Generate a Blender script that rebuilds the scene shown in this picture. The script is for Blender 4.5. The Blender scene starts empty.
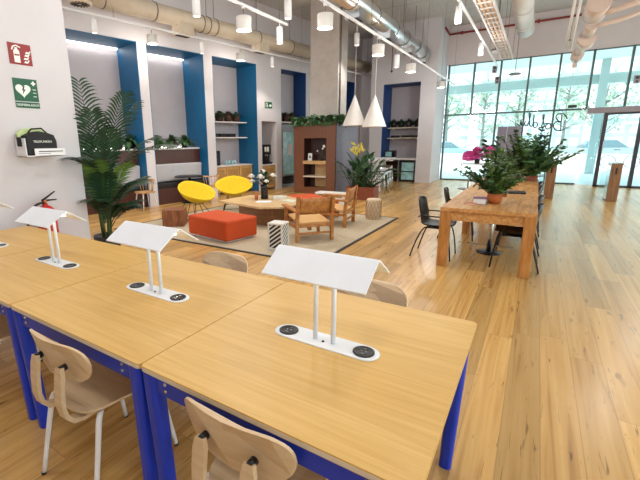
import bpy, bmesh, math, random
from mathutils import Vector, Matrix, Euler
PI = math.pi
random.seed(7)
SC = bpy.context.scene
COL = SC.collection

# ------------------------------------------------------------------ materials
def lin(h):
    h = h.lstrip('#')
    v = [int(h[i:i+2], 16)/255 for i in (0, 2, 4)]
    return tuple(c/12.92 if c <= .04045 else ((c+.055)/1.055)**2.4 for c in v) + (1,)

def base_mat(name):
    m = bpy.data.materials.new(name); m.use_nodes = True
    nt = m.node_tree
    return m, nt, nt.nodes['Principled BSDF']

def mat(name, col, rough=.5, metal=0, spec=.5, noise=.06, nscale=8, emit=0, bump=0):
    m, nt, b = base_mat(name)
    c = lin(col)
    b.inputs['Roughness'].default_value = rough
    b.inputs['Metallic'].default_value = metal
    b.inputs['Specular IOR Level'].default_value = spec
    tc = nt.nodes.new('ShaderNodeTexCoord')
    n = nt.nodes.new('ShaderNodeTexNoise'); n.inputs['Scale'].default_value = nscale; n.inputs['Detail'].default_value = 4
    nt.links.new(tc.outputs['Object'], n.inputs['Vector'])
    r = nt.nodes.new('ShaderNodeValToRGB')
    lo = tuple(x*(1-noise) for x in c[:3]) + (1,); hi = tuple(min(1, x*(1+noise)) for x in c[:3]) + (1,)
    r.color_ramp.elements[0].color = lo; r.color_ramp.elements[1].color = hi
    r.color_ramp.elements[0].position = .3; r.color_ramp.elements[1].position = .7
    nt.links.new(n.outputs['Fac'], r.inputs['Fac']); nt.links.new(r.outputs['Color'], b.inputs['Base Color'])
    if bump:
        bp = nt.nodes.new('ShaderNodeBump'); bp.inputs['Strength'].default_value = bump; bp.inputs['Distance'].default_value = .004
        nt.links.new(n.outputs['Fac'], bp.inputs['Height']); nt.links.new(bp.outputs['Normal'], b.inputs['Normal'])
    if emit:
        b.inputs['Emission Color'].default_value = c; b.inputs['Emission Strength'].default_value = emit
    return m

def wood(name, c1, c2, scale=(3, 60, 60), rough=.45, c3=None, dist=.6):
    m, nt, b = base_mat(name)
    b.inputs['Roughness'].default_value = rough
    tc = nt.nodes.new('ShaderNodeTexCoord'); mp = nt.nodes.new('ShaderNodeMapping')
    mp.inputs['Scale'].default_value = scale
    nt.links.new(tc.outputs['Object'], mp.inputs['Vector'])
    n = nt.nodes.new('ShaderNodeTexNoise'); n.inputs['Scale'].default_value = 1; n.inputs['Detail'].default_value = 6
    n.inputs['Distortion'].default_value = dist; n.inputs['Roughness'].default_value = .6
    nt.links.new(mp.outputs['Vector'], n.inputs['Vector'])
    r = nt.nodes.new('ShaderNodeValToRGB')
    r.color_ramp.elements[0].color = lin(c1); r.color_ramp.elements[1].color = lin(c2)
    r.color_ramp.elements[0].position = .32; r.color_ramp.elements[1].position = .66
    if c3:
        e = r.color_ramp.elements.new(.5); e.color = lin(c3)
    nt.links.new(n.outputs['Fac'], r.inputs['Fac']); nt.links.new(r.outputs['Color'], b.inputs['Base Color'])
    return m

def floor_mat():
    m, nt, b = base_mat('oak_plank_floor')
    N = nt.nodes.new; L = nt.links.new
    tc = N('ShaderNodeTexCoord'); sp = N('ShaderNodeSeparateXYZ'); L(tc.outputs['Object'], sp.inputs[0])
    def math_(op, a, bv=None):
        k = N('ShaderNodeMath'); k.operation = op
        for i, v in enumerate((a, bv)):
            if v is None: continue
            if isinstance(v, (int, float)): k.inputs[i].default_value = v
            else: L(v, k.inputs[i])
        return k.outputs[0]
    xs = math_('DIVIDE', sp.outputs['X'], .19)
    colid = math_('FLOOR', xs)
    w1 = N('ShaderNodeTexWhiteNoise'); w1.noise_dimensions = '1D'; L(colid, w1.inputs['W'])
    ys = math_('ADD', math_('DIVIDE', sp.outputs['Y'], 1.9), math_('MULTIPLY', w1.outputs['Value'], 7))
    rowid = math_('FLOOR', ys)
    cv = N('ShaderNodeCombineXYZ'); L(colid, cv.inputs[0]); L(rowid, cv.inputs[1])
    w2 = N('ShaderNodeTexWhiteNoise'); w2.noise_dimensions = '2D'; L(cv.outputs[0], w2.inputs['Vector'])
    # grain coordinates shifted per plank
    off = N('ShaderNodeVectorMath'); off.operation = 'MULTIPLY_ADD'
    L(w2.outputs['Color'], off.inputs[0]); off.inputs[1].default_value = (40, 40, 40)
    L(tc.outputs['Object'], off.inputs[2])
    mp = N('ShaderNodeMapping'); mp.inputs['Scale'].default_value = (17, .55, 1); L(off.outputs[0], mp.inputs['Vector'])
    n = N('ShaderNodeTexNoise'); n.inputs['Scale'].default_value = 1; n.inputs['Detail'].default_value = 7; n.inputs['Distortion'].default_value = 1.0
    L(mp.outputs[0], n.inputs['Vector'])
    r = N('ShaderNodeValToRGB'); r.color_ramp.elements[0].color = lin('#a87a41'); r.color_ramp.elements[0].position = .25
    r.color_ramp.elements[1].color = lin('#d9ae6c'); r.color_ramp.elements[1].position = .66
    e = r.color_ramp.elements.new(.45); e.color = lin('#cc9f5c')
    L(n.outputs['Fac'], r.inputs['Fac'])
    # plank tone
    tone = N('ShaderNodeMapRange'); tone.inputs['To Min'].default_value = .76; tone.inputs['To Max'].default_value = 1.14
    L(w2.outputs['Value'], tone.inputs['Value'])
    mul = N('ShaderNodeVectorMath'); mul.operation = 'SCALE'; L(r.outputs['Color'], mul.inputs[0]); L(tone.outputs[0], mul.inputs['Scale'])
    # knots and cracks
    mk = N('ShaderNodeMapping'); mk.inputs['Scale'].default_value = (7.0, 1.5, 1); L(off.outputs[0], mk.inputs['Vector'])
    dn = N('ShaderNodeTexNoise'); dn.inputs['Scale'].default_value = 3; L(mk.outputs[0], dn.inputs['Vector'])
    ad = N('ShaderNodeVectorMath'); ad.operation = 'MULTIPLY_ADD'; L(dn.outputs['Color'], ad.inputs[0]); ad.inputs[1].default_value = (.5, .5, 0); L(mk.outputs[0], ad.inputs[2])
    vo = N('ShaderNodeTexVoronoi'); vo.inputs['Scale'].default_value = 1; L(ad.outputs[0], vo.inputs['Vector'])
    kr = N('ShaderNodeValToRGB'); kr.color_ramp.elements[0].position = .02; kr.color_ramp.elements[0].color = (.06, .05, .04, 1)
    kr.color_ramp.elements[1].position = .13; kr.color_ramp.elements[1].color = (1, 1, 1, 1); L(vo.outputs['Distance'], kr.inputs['Fac'])
    mx = N('ShaderNodeMix'); mx.data_type = 'RGBA'; mx.blend_type = 'MULTIPLY'; mx.inputs[0].default_value = .75
    L(mul.outputs[0], mx.inputs[6]); L(kr.outputs['Color'], mx.inputs[7])
    # short drying cracks along the grain
    mc = N('ShaderNodeMapping'); mc.inputs['Scale'].default_value = (48, 3.2, 1); L(off.outputs[0], mc.inputs['Vector'])
    nc = N('ShaderNodeTexNoise'); nc.inputs['Scale'].default_value = 1; nc.inputs['Detail'].default_value = 3; nc.inputs['Distortion'].default_value = 1.2; L(mc.outputs[0], nc.inputs['Vector'])
    cr = N('ShaderNodeValToRGB'); cr.color_ramp.elements[0].position = .29; cr.color_ramp.elements[0].color = (.2, .16, .12, 1)
    cr.color_ramp.elements[1].position = .36; cr.color_ramp.elements[1].color = (1, 1, 1, 1); L(nc.outputs['Fac'], cr.inputs['Fac'])
    mx2 = N('ShaderNodeMix'); mx2.data_type = 'RGBA'; mx2.blend_type = 'MULTIPLY'; mx2.inputs[0].default_value = .7
    L(mx.outputs[2], mx2.inputs[6]); L(cr.outputs['Color'], mx2.inputs[7]); mx = mx2
    # joints
    fx = math_('FRACT', xs); fy = math_('FRACT', ys)
    gx = math_('MINIMUM', fx, math_('SUBTRACT', 1, fx)); gy = math_('MINIMUM', fy, math_('SUBTRACT', 1, fy))
    g = math_('MINIMUM', math_('MULTIPLY', gx, .19), math_('MULTIPLY', gy, 1.9))
    gr = N('ShaderNodeMapRange'); gr.inputs['From Min'].default_value = 0; gr.inputs['From Max'].default_value = .004
    gr.inputs['To Min'].default_value = .62; L(g, gr.inputs['Value'])
    fin = N('ShaderNodeVectorMath'); fin.operation = 'SCALE'; L(mx.outputs[2], fin.inputs[0]); L(gr.outputs[0], fin.inputs['Scale'])
    L(fin.outputs[0], b.inputs['Base Color'])
    b.inputs['Roughness'].default_value = .27
    b.inputs['Specular IOR Level'].default_value = .8
    return m

def glass_mat(name, tint='#dff2f2', gloss=.07, rough=.02):
    m = bpy.data.materials.new(name); m.use_nodes = True; nt = m.node_tree
    nt.nodes.remove(nt.nodes['Principled BSDF'])
    t = nt.nodes.new('ShaderNodeBsdfTransparent'); t.inputs[0].default_value = lin(tint)
    g = nt.nodes.new('ShaderNodeBsdfGlossy'); g.inputs['Roughness'].default_value = rough; g.inputs[0].default_value = (.9, .95, .95, 1)
    mx = nt.nodes.new('ShaderNodeMixShader'); mx.inputs[0].default_value = gloss
    nt.links.new(t.outputs[0], mx.inputs[1]); nt.links.new(g.outputs[0], mx.inputs[2])
    nt.links.new(mx.outputs[0], nt.nodes['Material Output'].inputs[0])
    return m

def grid_mat(name, col, line, sx, sz, width=.06, rough=.35, axes='XZ'):
    """tiles / slats: grid lines in object space along two axes"""
    m, nt, b = base_mat(name); N = nt.nodes.new; L = nt.links.new
    tc = N('ShaderNodeTexCoord'); sp = N('ShaderNodeSeparateXYZ'); L(tc.outputs['Object'], sp.inputs[0])
    outs = []
    for ax, s in zip(axes, (sx, sz)):
        if not s: continue
        d = N('ShaderNodeMath'); d.operation = 'DIVIDE'; L(sp.outputs[ax], d.inputs[0]); d.inputs[1].default_value = s
        f = N('ShaderNodeMath'); f.operation = 'FRACT'; L(d.outputs[0], f.inputs[0])
        q = N('ShaderNodeMath'); q.operation = 'LESS_THAN'; L(f.outputs[0], q.inputs[0]); q.inputs[1].default_value = width
        outs.append(q.outputs[0])
    o = outs[0]
    if len(outs) > 1:
        k = N('ShaderNodeMath'); k.operation = 'MAXIMUM'; L(outs[0], k.inputs[0]); L(outs[1], k.inputs[1]); o = k.outputs[0]
    n = N('ShaderNodeTexNoise'); n.inputs['Scale'].default_value = 14; L(tc.outputs['Object'], n.inputs['Vector'])
    r = N('ShaderNodeValToRGB'); c = lin(col)
    r.color_ramp.elements[0].color = tuple(x*.8 for x in c[:3])+(1,); r.color_ramp.elements[1].color = tuple(min(1, x*1.2) for x in c[:3])+(1,)
    L(n.outputs['Fac'], r.inputs['Fac'])
    mx = N('ShaderNodeMix'); mx.data_type = 'RGBA'; L(o, mx.inputs[0]); L(r.outputs['Color'], mx.inputs[6]); mx.inputs[7].default_value = lin(line)
    L(mx.outputs[2], b.inputs['Base Color']); b.inputs['Roughness'].default_value = rough
    return m

M = {}
M['floor'] = floor_mat()
M['wall'] = mat('white_wall_paint', '#d0ccd0', .7, noise=.02, nscale=3)
M['wallpink'] = mat('warm_white_wall_paint', '#d9cfd0', .7, noise=.02, nscale=3)
M['niche_back'] = mat('grey_lilac_paint', '#bdb6bb', .7, noise=.03, nscale=3)
M['ceil'] = grid_mat('ceiling_panels', '#c9c8c8', '#8f9092', 0, 1.7, .012, .8, axes='XY')
M['blue_paint'] = mat('deep_blue_paint', '#08608f', .5, noise=.05, nscale=3)
M['blue_dark'] = mat('navy_blue_paint', '#0f4080', .5, noise=.05, nscale=3)
M['concrete'] = mat('pale_concrete', '#b3aaa4', .8, noise=.08, nscale=5, bump=.15)
M['oak_top'] = wood('light_oak_veneer', '#cfa356', '#deb66d', (1.6, 42, 42), .40, '#d7ad61')
M['oak_edge'] = mat('pale_edge_band', '#d8cdbb', .5)
M['oak_chair'] = wood('bent_oak_ply', '#cbb08a', '#d9c09c', (4, 40, 40), .45, '#d3b893')
M['frame_blue'] = mat('cobalt_blue_steel', '#0e38bd', .38, noise=.04)
M['white_metal'] = mat('white_lacquered_steel', '#e6e6e8', .4, noise=.02)
M['lamp_white'] = mat('matt_white_lacquer', '#eaeff6', .45, noise=.02)
M['black'] = mat('black_plastic', '#17171a', .4, noise=.1)
M['blackm'] = mat('black_steel', '#1c1b1e', .35, noise=.1, metal=.4)
M['chrome'] = mat('polished_steel', '#c8cacc', .22, metal=1, noise=.03)
M['galv'] = mat('galvanised_steel', '#cfd2d4', .28, metal=1, noise=.08, nscale=5)
M['duct_beige'] = mat('cream_painted_duct', '#cdbfab', .5, noise=.05)
M['duct_white'] = mat('white_painted_duct', '#d6d0ce', .5, noise=.04)
M['duct_peach'] = mat('peach_painted_duct', '#dac3b6', .55, noise=.05)
M['ring'] = mat('dark_duct_collar', '#7d766d', .5, metal=.5)
M['grille'] = mat('dark_vent_grille', '#3a3733', .6)
M['bulb'] = mat('glowing_lamp_lens', '#fff4e6', .4, emit=4)
M['led'] = mat('glowing_led_strip', '#fffaf0', .4, emit=4)
M['drum'] = mat('white_fabric_shade', '#e6e1dc', .7, noise=.03)
M['rug'] = mat('oatmeal_woven_rug', '#b8aa90', .95, noise=.14, nscale=60, bump=.4)
M['rug_edge'] = mat('charcoal_rug_binding', '#33322f', .9)
M['orange'] = mat('burnt_orange_felt', '#bd4716', .9, noise=.1, nscale=30, bump=.2)
M['yellow'] = mat('bright_yellow_fabric', '#deb90c', .75, noise=.06, nscale=20)
M['stump'] = wood('cherry_wood_block', '#63331a', '#9a5f36', (16, 16, 3), .5, '#7f4926')
M['slab'] = wood('pale_ash_slab', '#b99668', '#dcc096', (4, 26, 26), .4, '#cbaa7c')
M['slab_base'] = wood('oak_box_veneer', '#6b4526', '#8d623a', (4, 4, 24), .5)
M['lounge_wood'] = wood('golden_lounge_wood', '#965a27', '#c08544', (14, 14, 14), .45, '#aa6e35')
M['leather'] = mat('tan_leather', '#b0682f', .5, noise=.1)
M['tan_seat'] = mat('pale_tan_webbing', '#d2a66c', .7, noise=.08)
M['white_stool'] = mat('white_lacquered_wood', '#dcd8d2', .5, noise=.03)
M['stool_dark'] = mat('dark_stool_stripe', '#2d241f', .7)
M['beige_weave'] = mat('beige_weave', '#cbb596', .8, noise=.1, nscale=30)
M['kiosk'] = grid_mat('red_brown_slats', '#74462c', '#4b2a18', .06, 0, .09, .4)
M['kiosk_in'] = mat('dark_walnut_lining', '#34180f', .5, noise=.2)
M['kiosk_side'] = grid_mat('sheen_grey_boards', '#726c79', '#4a4650', .1, 0, .1, .4, axes='YZ')  # grey-lilac is daylight sheen on the brown kiosk side, painted in
M['shelf_wood'] = wood('shelf_oak', '#b08a58', '#d3b07c', (5, 30, 30), .5)
M['cab_wood'] = grid_mat('louvred_oak_doors', '#bd9055', '#7d5a2c', 0, .035, .3, .5, axes='XZ')
M['cab_frame'] = wood('oak_door_frame', '#b58a50', '#cfa66a', (20, 20, 4), .5)
M['dark_wood'] = grid_mat('dark_red_panelling', '#4b2318', '#260f0a', .09, 0, .08, .4)
M['cushion'] = mat('light_grey_upholstery', '#c3c1c4', .85, noise=.04)
M['seat_dark'] = mat('black_upholstery', '#1d1c20', .8)
M['counter'] = mat('white_worktop', '#dedad8', .35, noise=.02)
M['leaf_palm'] = mat('palm_green', '#22442b', .5, noise=.35, nscale=5)
M['leaf_palm2'] = mat('fresh_palm_green', '#6a8a3c', .5, noise=.3, nscale=5)
M['leaf_zz'] = mat('glossy_leaf_green', '#56743a', .4, noise=.4, nscale=9)
M['leaf_dark'] = mat('dark_leaf_green', '#24422a', .45, noise=.4, nscale=9)
M['leaf_mid'] = mat('leaf_green', '#40653a', .5, noise=.4, nscale=9)
M['stem'] = mat('plant_stem', '#55663a', .6)
M['terracotta'] = mat('terracotta_clay', '#b3622c', .65, noise=.1)
M['terra_dark'] = mat('dark_terracotta', '#7e3d22', .6, noise=.1)
M['pot_dark'] = mat('dark_plant_pot', '#2b2422', .5)
M['pot_brown'] = mat('brown_plant_pot', '#4d2a1e', .5)
M['flower_y'] = mat('yellow_petals', '#d8c548', .6)
M['flower_w'] = mat('white_petals', '#ece8e0', .6)
M['pink'] = mat('magenta_petals', '#e65cab', .6, noise=.15)
M['copper'] = mat('copper_glass', '#b8683e', .3, metal=.6)
M['vase'] = mat('smoky_black_glass', '#15171a', .1)
M['paper'] = mat('white_paper', '#e2e2e2', .6)
M['paperg'] = mat('pale_green_paper', '#cfd3bd', .6)
M['bookred'] = mat('red_book_cloth', '#b8322c', .6)
M['bookpurple'] = mat('purple_book_cover', '#7c4468', .6)
M['bookorange'] = mat('orange_book_cover', '#d2743a', .6)
M['laptop'] = mat('dark_grey_aluminium', '#3c4048', .4, metal=.4)
M['sign_red'] = mat('sign_red', '#8c1016', .5, noise=.03)
M['sign_green'] = mat('sign_green', '#095637', .5, noise=.03)
M['sign_white'] = mat('sign_white', '#e8efe8', .5, noise=.02)
M['ext_red'] = mat('extinguisher_red', '#c1231c', .3)
M['lime'] = mat('pale_lime_cloth', '#c6d79a', .7)
M['bag'] = mat('black_nylon', '#141419', .7, noise=.2)
M['mullion'] = mat('dark_grey_green_aluminium', '#4f5f5f', .4, metal=.2)
M['mull_dark'] = mat('charcoal_aluminium', '#3a363b', .4, metal=.2)
M['header'] = mat('grey_aluminium_cladding', '#8d8388', .4, metal=.3)
M['glass'] = glass_mat('aqua_tinted_glass', '#f5fcfb', .02)
M['glass_door'] = glass_mat('clear_door_glass', '#eef9fb', .04)
M['pipe_red'] = mat('red_sprinkler_pipe', '#8e2b22', .5)
M['cable'] = mat('dark_cable', '#4c4744', .6)
M['tan_pipe'] = mat('tan_conduit', '#d3b496', .5)
M['oak_table'] = wood('reclaimed_oak', '#ad7840', '#d8a66a', (26, 3, 26), .5, '#c48f53')
M['oak_leg'] = wood('reclaimed_oak_post', '#9a622c', '#c98f4f', (26, 26, 3), .5, '#b57b3e')
M['bollard'] = wood('brown_gate_wood', '#6a442a', '#9c7350', (30, 30, 2), .3)
M['totem'] = mat('grey_purple_panel', '#7e7a8a', .6, noise=.03)
M['fridge_glass'] = mat('cooler_door_glass', '#9fd0d6', .12, noise=.25, nscale=5)
M['fridge_body'] = mat('grey_fridge_body', '#8a8e90', .4, metal=.3)
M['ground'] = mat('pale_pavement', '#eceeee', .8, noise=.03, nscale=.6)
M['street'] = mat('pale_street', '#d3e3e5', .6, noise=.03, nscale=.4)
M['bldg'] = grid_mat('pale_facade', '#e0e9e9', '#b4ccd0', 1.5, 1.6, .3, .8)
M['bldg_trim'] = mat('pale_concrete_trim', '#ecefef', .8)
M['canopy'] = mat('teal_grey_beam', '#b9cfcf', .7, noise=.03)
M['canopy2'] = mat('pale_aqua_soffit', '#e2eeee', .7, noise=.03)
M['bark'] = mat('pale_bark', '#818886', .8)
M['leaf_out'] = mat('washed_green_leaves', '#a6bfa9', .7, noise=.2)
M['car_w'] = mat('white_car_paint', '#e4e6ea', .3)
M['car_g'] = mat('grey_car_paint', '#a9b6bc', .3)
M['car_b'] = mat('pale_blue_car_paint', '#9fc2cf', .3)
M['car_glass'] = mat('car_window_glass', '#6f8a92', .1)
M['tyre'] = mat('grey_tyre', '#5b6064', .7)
M['wood_light'] = wood('spindle_chair_oak', '#a87a4a', '#cfa672', (20, 20, 6), .5)

# ------------------------------------------------------------------ mesh helpers
class MB:
    def __init__(s): s.bm = bmesh.new()
    def _mat(s, vs, loc, rot):
        mt = Matrix.Translation(loc) @ (rot if isinstance(rot, Matrix) else Euler(rot).to_matrix()).to_4x4()
        bmesh.ops.transform(s.bm, matrix=mt, verts=vs)
    def box(s, c, d, rot=(0, 0, 0), bev=0, seg=2):
        t = bmesh.new()
        bmesh.ops.create_cube(t, size=1)
        bmesh.ops.scale(t, vec=d, verts=t.verts)
        if bev: bmesh.ops.bevel(t, geom=t.edges[:], offset=bev, segments=seg, affect='EDGES', profile=.5)
        s._merge(t, c, rot); return s
    def bx(s, x0, x1, y0, y1, z0, z1, bev=0):
        return s.box(((x0+x1)/2, (y0+y1)/2, (z0+z1)/2), (abs(x1-x0), abs(y1-y0), abs(z1-z0)), bev=bev)
    def _merge(s, t, c=(0, 0, 0), rot=(0, 0, 0)):
        mt = Matrix.Translation(c) @ (rot if isinstance(rot, Matrix) else Euler(rot).to_matrix()).to_4x4()
        bmesh.ops.transform(t, matrix=mt, verts=t.verts)
        vm = [s.bm.verts.new(v.co) for v in t.verts]
        t.verts.index_update()
        for f in t.faces:
            try:
                nf = s.bm.faces.new([vm[v.index] for v in f.verts]); nf.smooth = f.smooth
            except ValueError: pass
        t.free()
    def cyl(s, p0, p1, r0, r1=None, n=16, cap=True):
        return s.tube([p0, p1], [r0, r0 if r1 is None else r1], n, cap)
    def tube(s, pts, r, n=8, cap=True, closed=False):
        pts = [Vector(p) for p in pts]; k = len(pts)
        rs = r if isinstance(r, (list, tuple)) else [r]*k
        rings = []; prev = None
        for i, p in enumerate(pts):
            if closed: t = pts[(i+1) % k]-pts[i-1]
            elif i == 0: t = pts[1]-p
            elif i == k-1: t = p-pts[-2]
            else: t = (pts[i+1]-p).normalized()+(p-pts[i-1]).normalized()
            t = t.normalized() if t.length else Vector((0, 0, 1))
            if prev is None:
                a = Vector((0, 0, 1)) if abs(t.z) < .9 else Vector((1, 0, 0))
                u = t.cross(a).normalized()
            else:
                u = (prev-t*prev.dot(t)).normalized()
            prev = u; w = t.cross(u)
            rings.append([s.bm.verts.new(p+(u*math.cos(2*PI*j/n)+w*math.sin(2*PI*j/n))*rs[i]) for j in range(n)])
        for i in range(k if closed else k-1):
            a, b = rings[i], rings[(i+1) % k]
            for j in range(n):
                f = s.bm.faces.new((a[j], a[(j+1) % n], b[(j+1) % n], b[j])); f.smooth = True
        if cap and not closed:
            s.bm.faces.new(rings[0][::-1]); s.bm.faces.new(rings[-1])
        return s
    def lathe(s, prof, c=(0, 0, 0), n=24, cap=True):
        rings = [[s.bm.verts.new((c[0]+r*math.cos(2*PI*j/n), c[1]+r*math.sin(2*PI*j/n), c[2]+z)) for j in range(n)] for r, z in prof]
        for a, b in zip(rings, rings[1:]):
            for j in range(n):
                f = s.bm.faces.new((a[j], a[(j+1) % n], b[(j+1) % n], b[j])); f.smooth = True
        if cap:
            if prof[0][0] > 1e-4: s.bm.faces.new(rings[0][::-1])
            if prof[-1][0] > 1e-4: s.bm.faces.new(rings[-1])
        return s
    def prism(s, poly, z0, z1, fn=None, bev=0):
        """poly in 2D (x,y) extruded z0..z1; fn maps (x,y,z)->3D"""
        fn = fn or (lambda x, y, z: (x, y, z))
        t = bmesh.new()
        a = [t.verts.new((x, y, z0)) for x, y in poly]; b = [t.verts.new((x, y, z1)) for x, y in poly]
        n = len(poly)
        t.faces.new(a[::-1]); top = t.faces.new(b)
        for i in range(n): t.faces.new((a[i], a[(i+1) % n], b[(i+1) % n], b[i]))
        if bev: bmesh.ops.bevel(t, geom=[e for e in t.edges if all(v in b for v in e.verts) or all(v in a for v in e.verts)], offset=bev, segments=2, affect='EDGES', profile=.5)
        for v in t.verts: v.co = fn(*v.co)
        s._merge(t); return s
    def grid(s, fn, nu, nv, thick=0, closed_u=False):
        """surface fn(u,v)->Vector, u,v in 0..1; with thickness along normals"""
        t = bmesh.new()
        vs = [[t.verts.new(fn(i/nu, j/nv)) for j in range(nv+1)] for i in range(nu+1)]
        for i in range(nu):
            for j in range(nv):
                f = t.faces.new((vs[i][j], vs[i+1][j], vs[i+1][j+1], vs[i][j+1])); f.smooth = True
        if thick:
            bmesh.ops.recalc_face_normals(t, faces=t.faces)
            bmesh.ops.solidify(t, geom=t.faces[:], thickness=thick)
        s._merge(t); return s
    def sphere(s, c, r, n=12, sc=(1, 1, 1)):
        t = bmesh.new(); bmesh.ops.create_uvsphere(t, u_segments=n, v_segments=max(6, n//2), radius=r)
        bmesh.ops.scale(t, vec=sc, verts=t.verts)
        for f in t.faces: f.smooth = True
        s._merge(t, c); return s
    def leaf(s, p, d, up, ln, wd, droop=.3, n=4, fold=.25, shape=None):
        """curved leaf blade from p along d"""
        d = Vector(d).normalized(); up = Vector(up); side = d.cross(up)
        if side.length < 1e-3: side = d.cross(Vector((1, 0, 0)))
        side.normalize(); nrm = side.cross(d).normalized()
        rows = []
        for i in range(n+1):
            t = i/n
            c = Vector(p)+d*(ln*t)-Vector((0, 0, 1))*(droop*ln*t*t)
            w = (shape(t) if shape else math.sin(PI*min(1, .08+t*.92))**.8)*wd/2
            rows.append((s.bm.verts.new(c+side*w+nrm*(fold*w)), s.bm.verts.new(c), s.bm.verts.new(c-side*w+nrm*(fold*w))))
        for a, b in zip(rows, rows[1:]):
            for k in (0, 1):
                f = s.bm.faces.new((a[k], a[k+1], b[k+1], b[k])); f.smooth = True
        return s
    def build(s, name, m, parent=None, loc=None, rz=0):
        me = bpy.data.meshes.new(name)
        bmesh.ops.recalc_face_normals(s.bm, faces=s.bm.faces[:])
        s.bm.to_mesh(me); s.bm.free()
        me.materials.append(M[m] if isinstance(m, str) else m)
        o = bpy.data.objects.new(name, me); COL.objects.link(o)
        if parent: o.parent = parent
        if loc is not None: o.location = loc; o.rotation_euler = (0, 0, rz)
        return o

def setp(o, label=None, cat=None, group=None, kind=None):
    if label: o['label'] = label
    if cat: o['category'] = cat
    if group: o['group'] = group
    if kind: o['kind'] = kind
    return o
def thing(name, label, cat, loc=(0, 0, 0), rz=0, group=None, kind=None):
    o = bpy.data.objects.new(name, None); COL.objects.link(o)
    o.location = loc; o.rotation_euler = (0, 0, rz); o.empty_display_size = .05
    return setp(o, label, cat, group, kind)
KIDS = {}
def kids(o): return [c for c in o.children]
def dup(src, label=None, loc=None, rz=None, group=None):
    def rec(o, par):
        c = o.copy(); COL.objects.link(c)
        if par: c.parent = par
        for ch in list(o.children): rec(ch, c)
        return c
    r = rec(src, None)
    if label: r['label'] = label
    if loc is not None: r.location = loc
    if rz is not None: r.rotation_euler = (0, 0, rz)
    if group: r['group'] = group
    return r
def struct(mb, name, m, loc=None, rz=0):
    return setp(mb.build(name, m, None, loc, rz), kind='structure')

TH = math.radians(81)
dW = Vector((math.cos(TH), math.sin(TH), 0)); nW = Vector((-dW.y, dW.x, 0)); P0 = Vector((-8.15, 7.8, 0))
def NP(s_, off, z): return P0+dW*s_+nW*off+Vector((0, 0, z))   # s along niche wall, off into the wall
def arc(cx, cy, r, a0, a1, n): return [(cx+r*math.cos(a0+(a1-a0)*i/n), cy+r*math.sin(a0+(a1-a0)*i/n)) for i in range(n+1)]
def rrect(w, d, r, n=5):
    p = []
    for sx, sy, a in ((1, 1, 0), (-1, 1, PI/2), (-1, -1, PI), (1, -1, 1.5*PI)):
        p += arc(sx*(w/2-r), sy*(d/2-r), r, a, a+PI/2, n)
    return p
def bez(p0, p1, p2, n):
    p0, p1, p2 = map(Vector, (p0, p1, p2))
    return [p0*(1-t)**2+p1*2*t*(1-t)+p2*t*t for t in [i/n for i in range(n+1)]]
# ------------------------------------------------------------------ camera
F, PIT, ROLL, YAW, SY, SX, H = 387.280195, .225327813, -.0151162697, .589360219, -9.16079779, -45.2333595, 1.62
cam = bpy.data.cameras.new('camera'); co = bpy.data.objects.new('camera', cam); COL.objects.link(co)
fw = Vector((-math.sin(YAW)*math.cos(PIT), math.cos(YAW)*math.cos(PIT), -math.sin(PIT)))
r0 = Vector((math.cos(YAW), math.sin(YAW), 0)); u0 = r0.cross(fw)
rr = r0*math.cos(ROLL)+u0*math.sin(ROLL); uu = u0*math.cos(ROLL)-r0*math.sin(ROLL)
co.matrix_world = Matrix.Translation((0, 0, H)) @ Matrix((rr, uu, -fw)).transposed().to_4x4()
cam.sensor_width = 36; cam.lens = F/640*36; cam.shift_x = -SX/640; cam.shift_y = SY/640
cam.clip_start = .05; cam.clip_end = 300
SC.camera = co

# ------------------------------------------------------------------ room shell
ZC = 5.8
struct(MB().bx(-11, 6.2, -4, 17.36, -.1, 0), 'floor', 'floor')
struct(MB().bx(-11, 6.2, -4, 17.5, ZC, ZC+.1), 'ceiling', 'ceil')

# niche wall, built in its own frame: x along the wall, y into the wall
NICHES = [(-2.97, -1.22, .97), (-.97, .77, .97), (1.07, 2.84, .92), (4.02, 5.39, .58), (7.75, 8.75, .6)]
ZN = 4.03
w = MB()
edges = [-7.5]
for a, b, d in NICHES: edges += [a, b]
edges.append(9.5)
for i in range(0, len(edges), 2):
    a, b = edges[i], edges[i+1]
    if abs(a-2.84) < .01:                     # pier that holds the coffee nook
        w.bx(2.84, 3.03, 0, 1, 0, ZN); w.bx(3.74, 4.02, 0, 1, 0, ZN); w.bx(3.03, 3.74, 0, 1, 2.3, ZN); w.bx(3.03, 3.74, .7, 1, 0, 2.3)
    else: w.bx(a, b, 0, 1, 0, ZN)
w.bx(-7.5, 9.5, 0, 1.1, ZN, ZC)
struct(w, 'wall_left', 'wall', P0, TH)
for i, (a, b, d) in enumerate(NICHES):
    struct(MB().bx(a, b, d, 1.1, 0, ZN), 'wall_recess_%d' % (i+1), 'niche_back', P0, TH)
for i, (a, b, d) in enumerate(NICHES):
    t = MB()
    t.bx(a, b, .004, d, ZN-.015, ZN-.001); t.bx(b-.015, b-.001, .004, d, 0, ZN-.015); t.bx(a+.001, a+.015, .004, d, 0, ZN-.015)
    struct(t, 'trim_%d' % (i+1), 'blue_paint' if i < 3 else 'blue_dark', P0, TH)
struct(MB().bx(-5.3, 6.2, -4.2, -4.0, 0, ZC), 'wall_rear', 'wall')  # unseen wall behind the viewpoint, added to cut fill light
# near pier with the safety signs
struct(MB().bx(-5.3, -4.9, -4, 2.85, 0, ZC), 'wall_side', 'wall')
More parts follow.
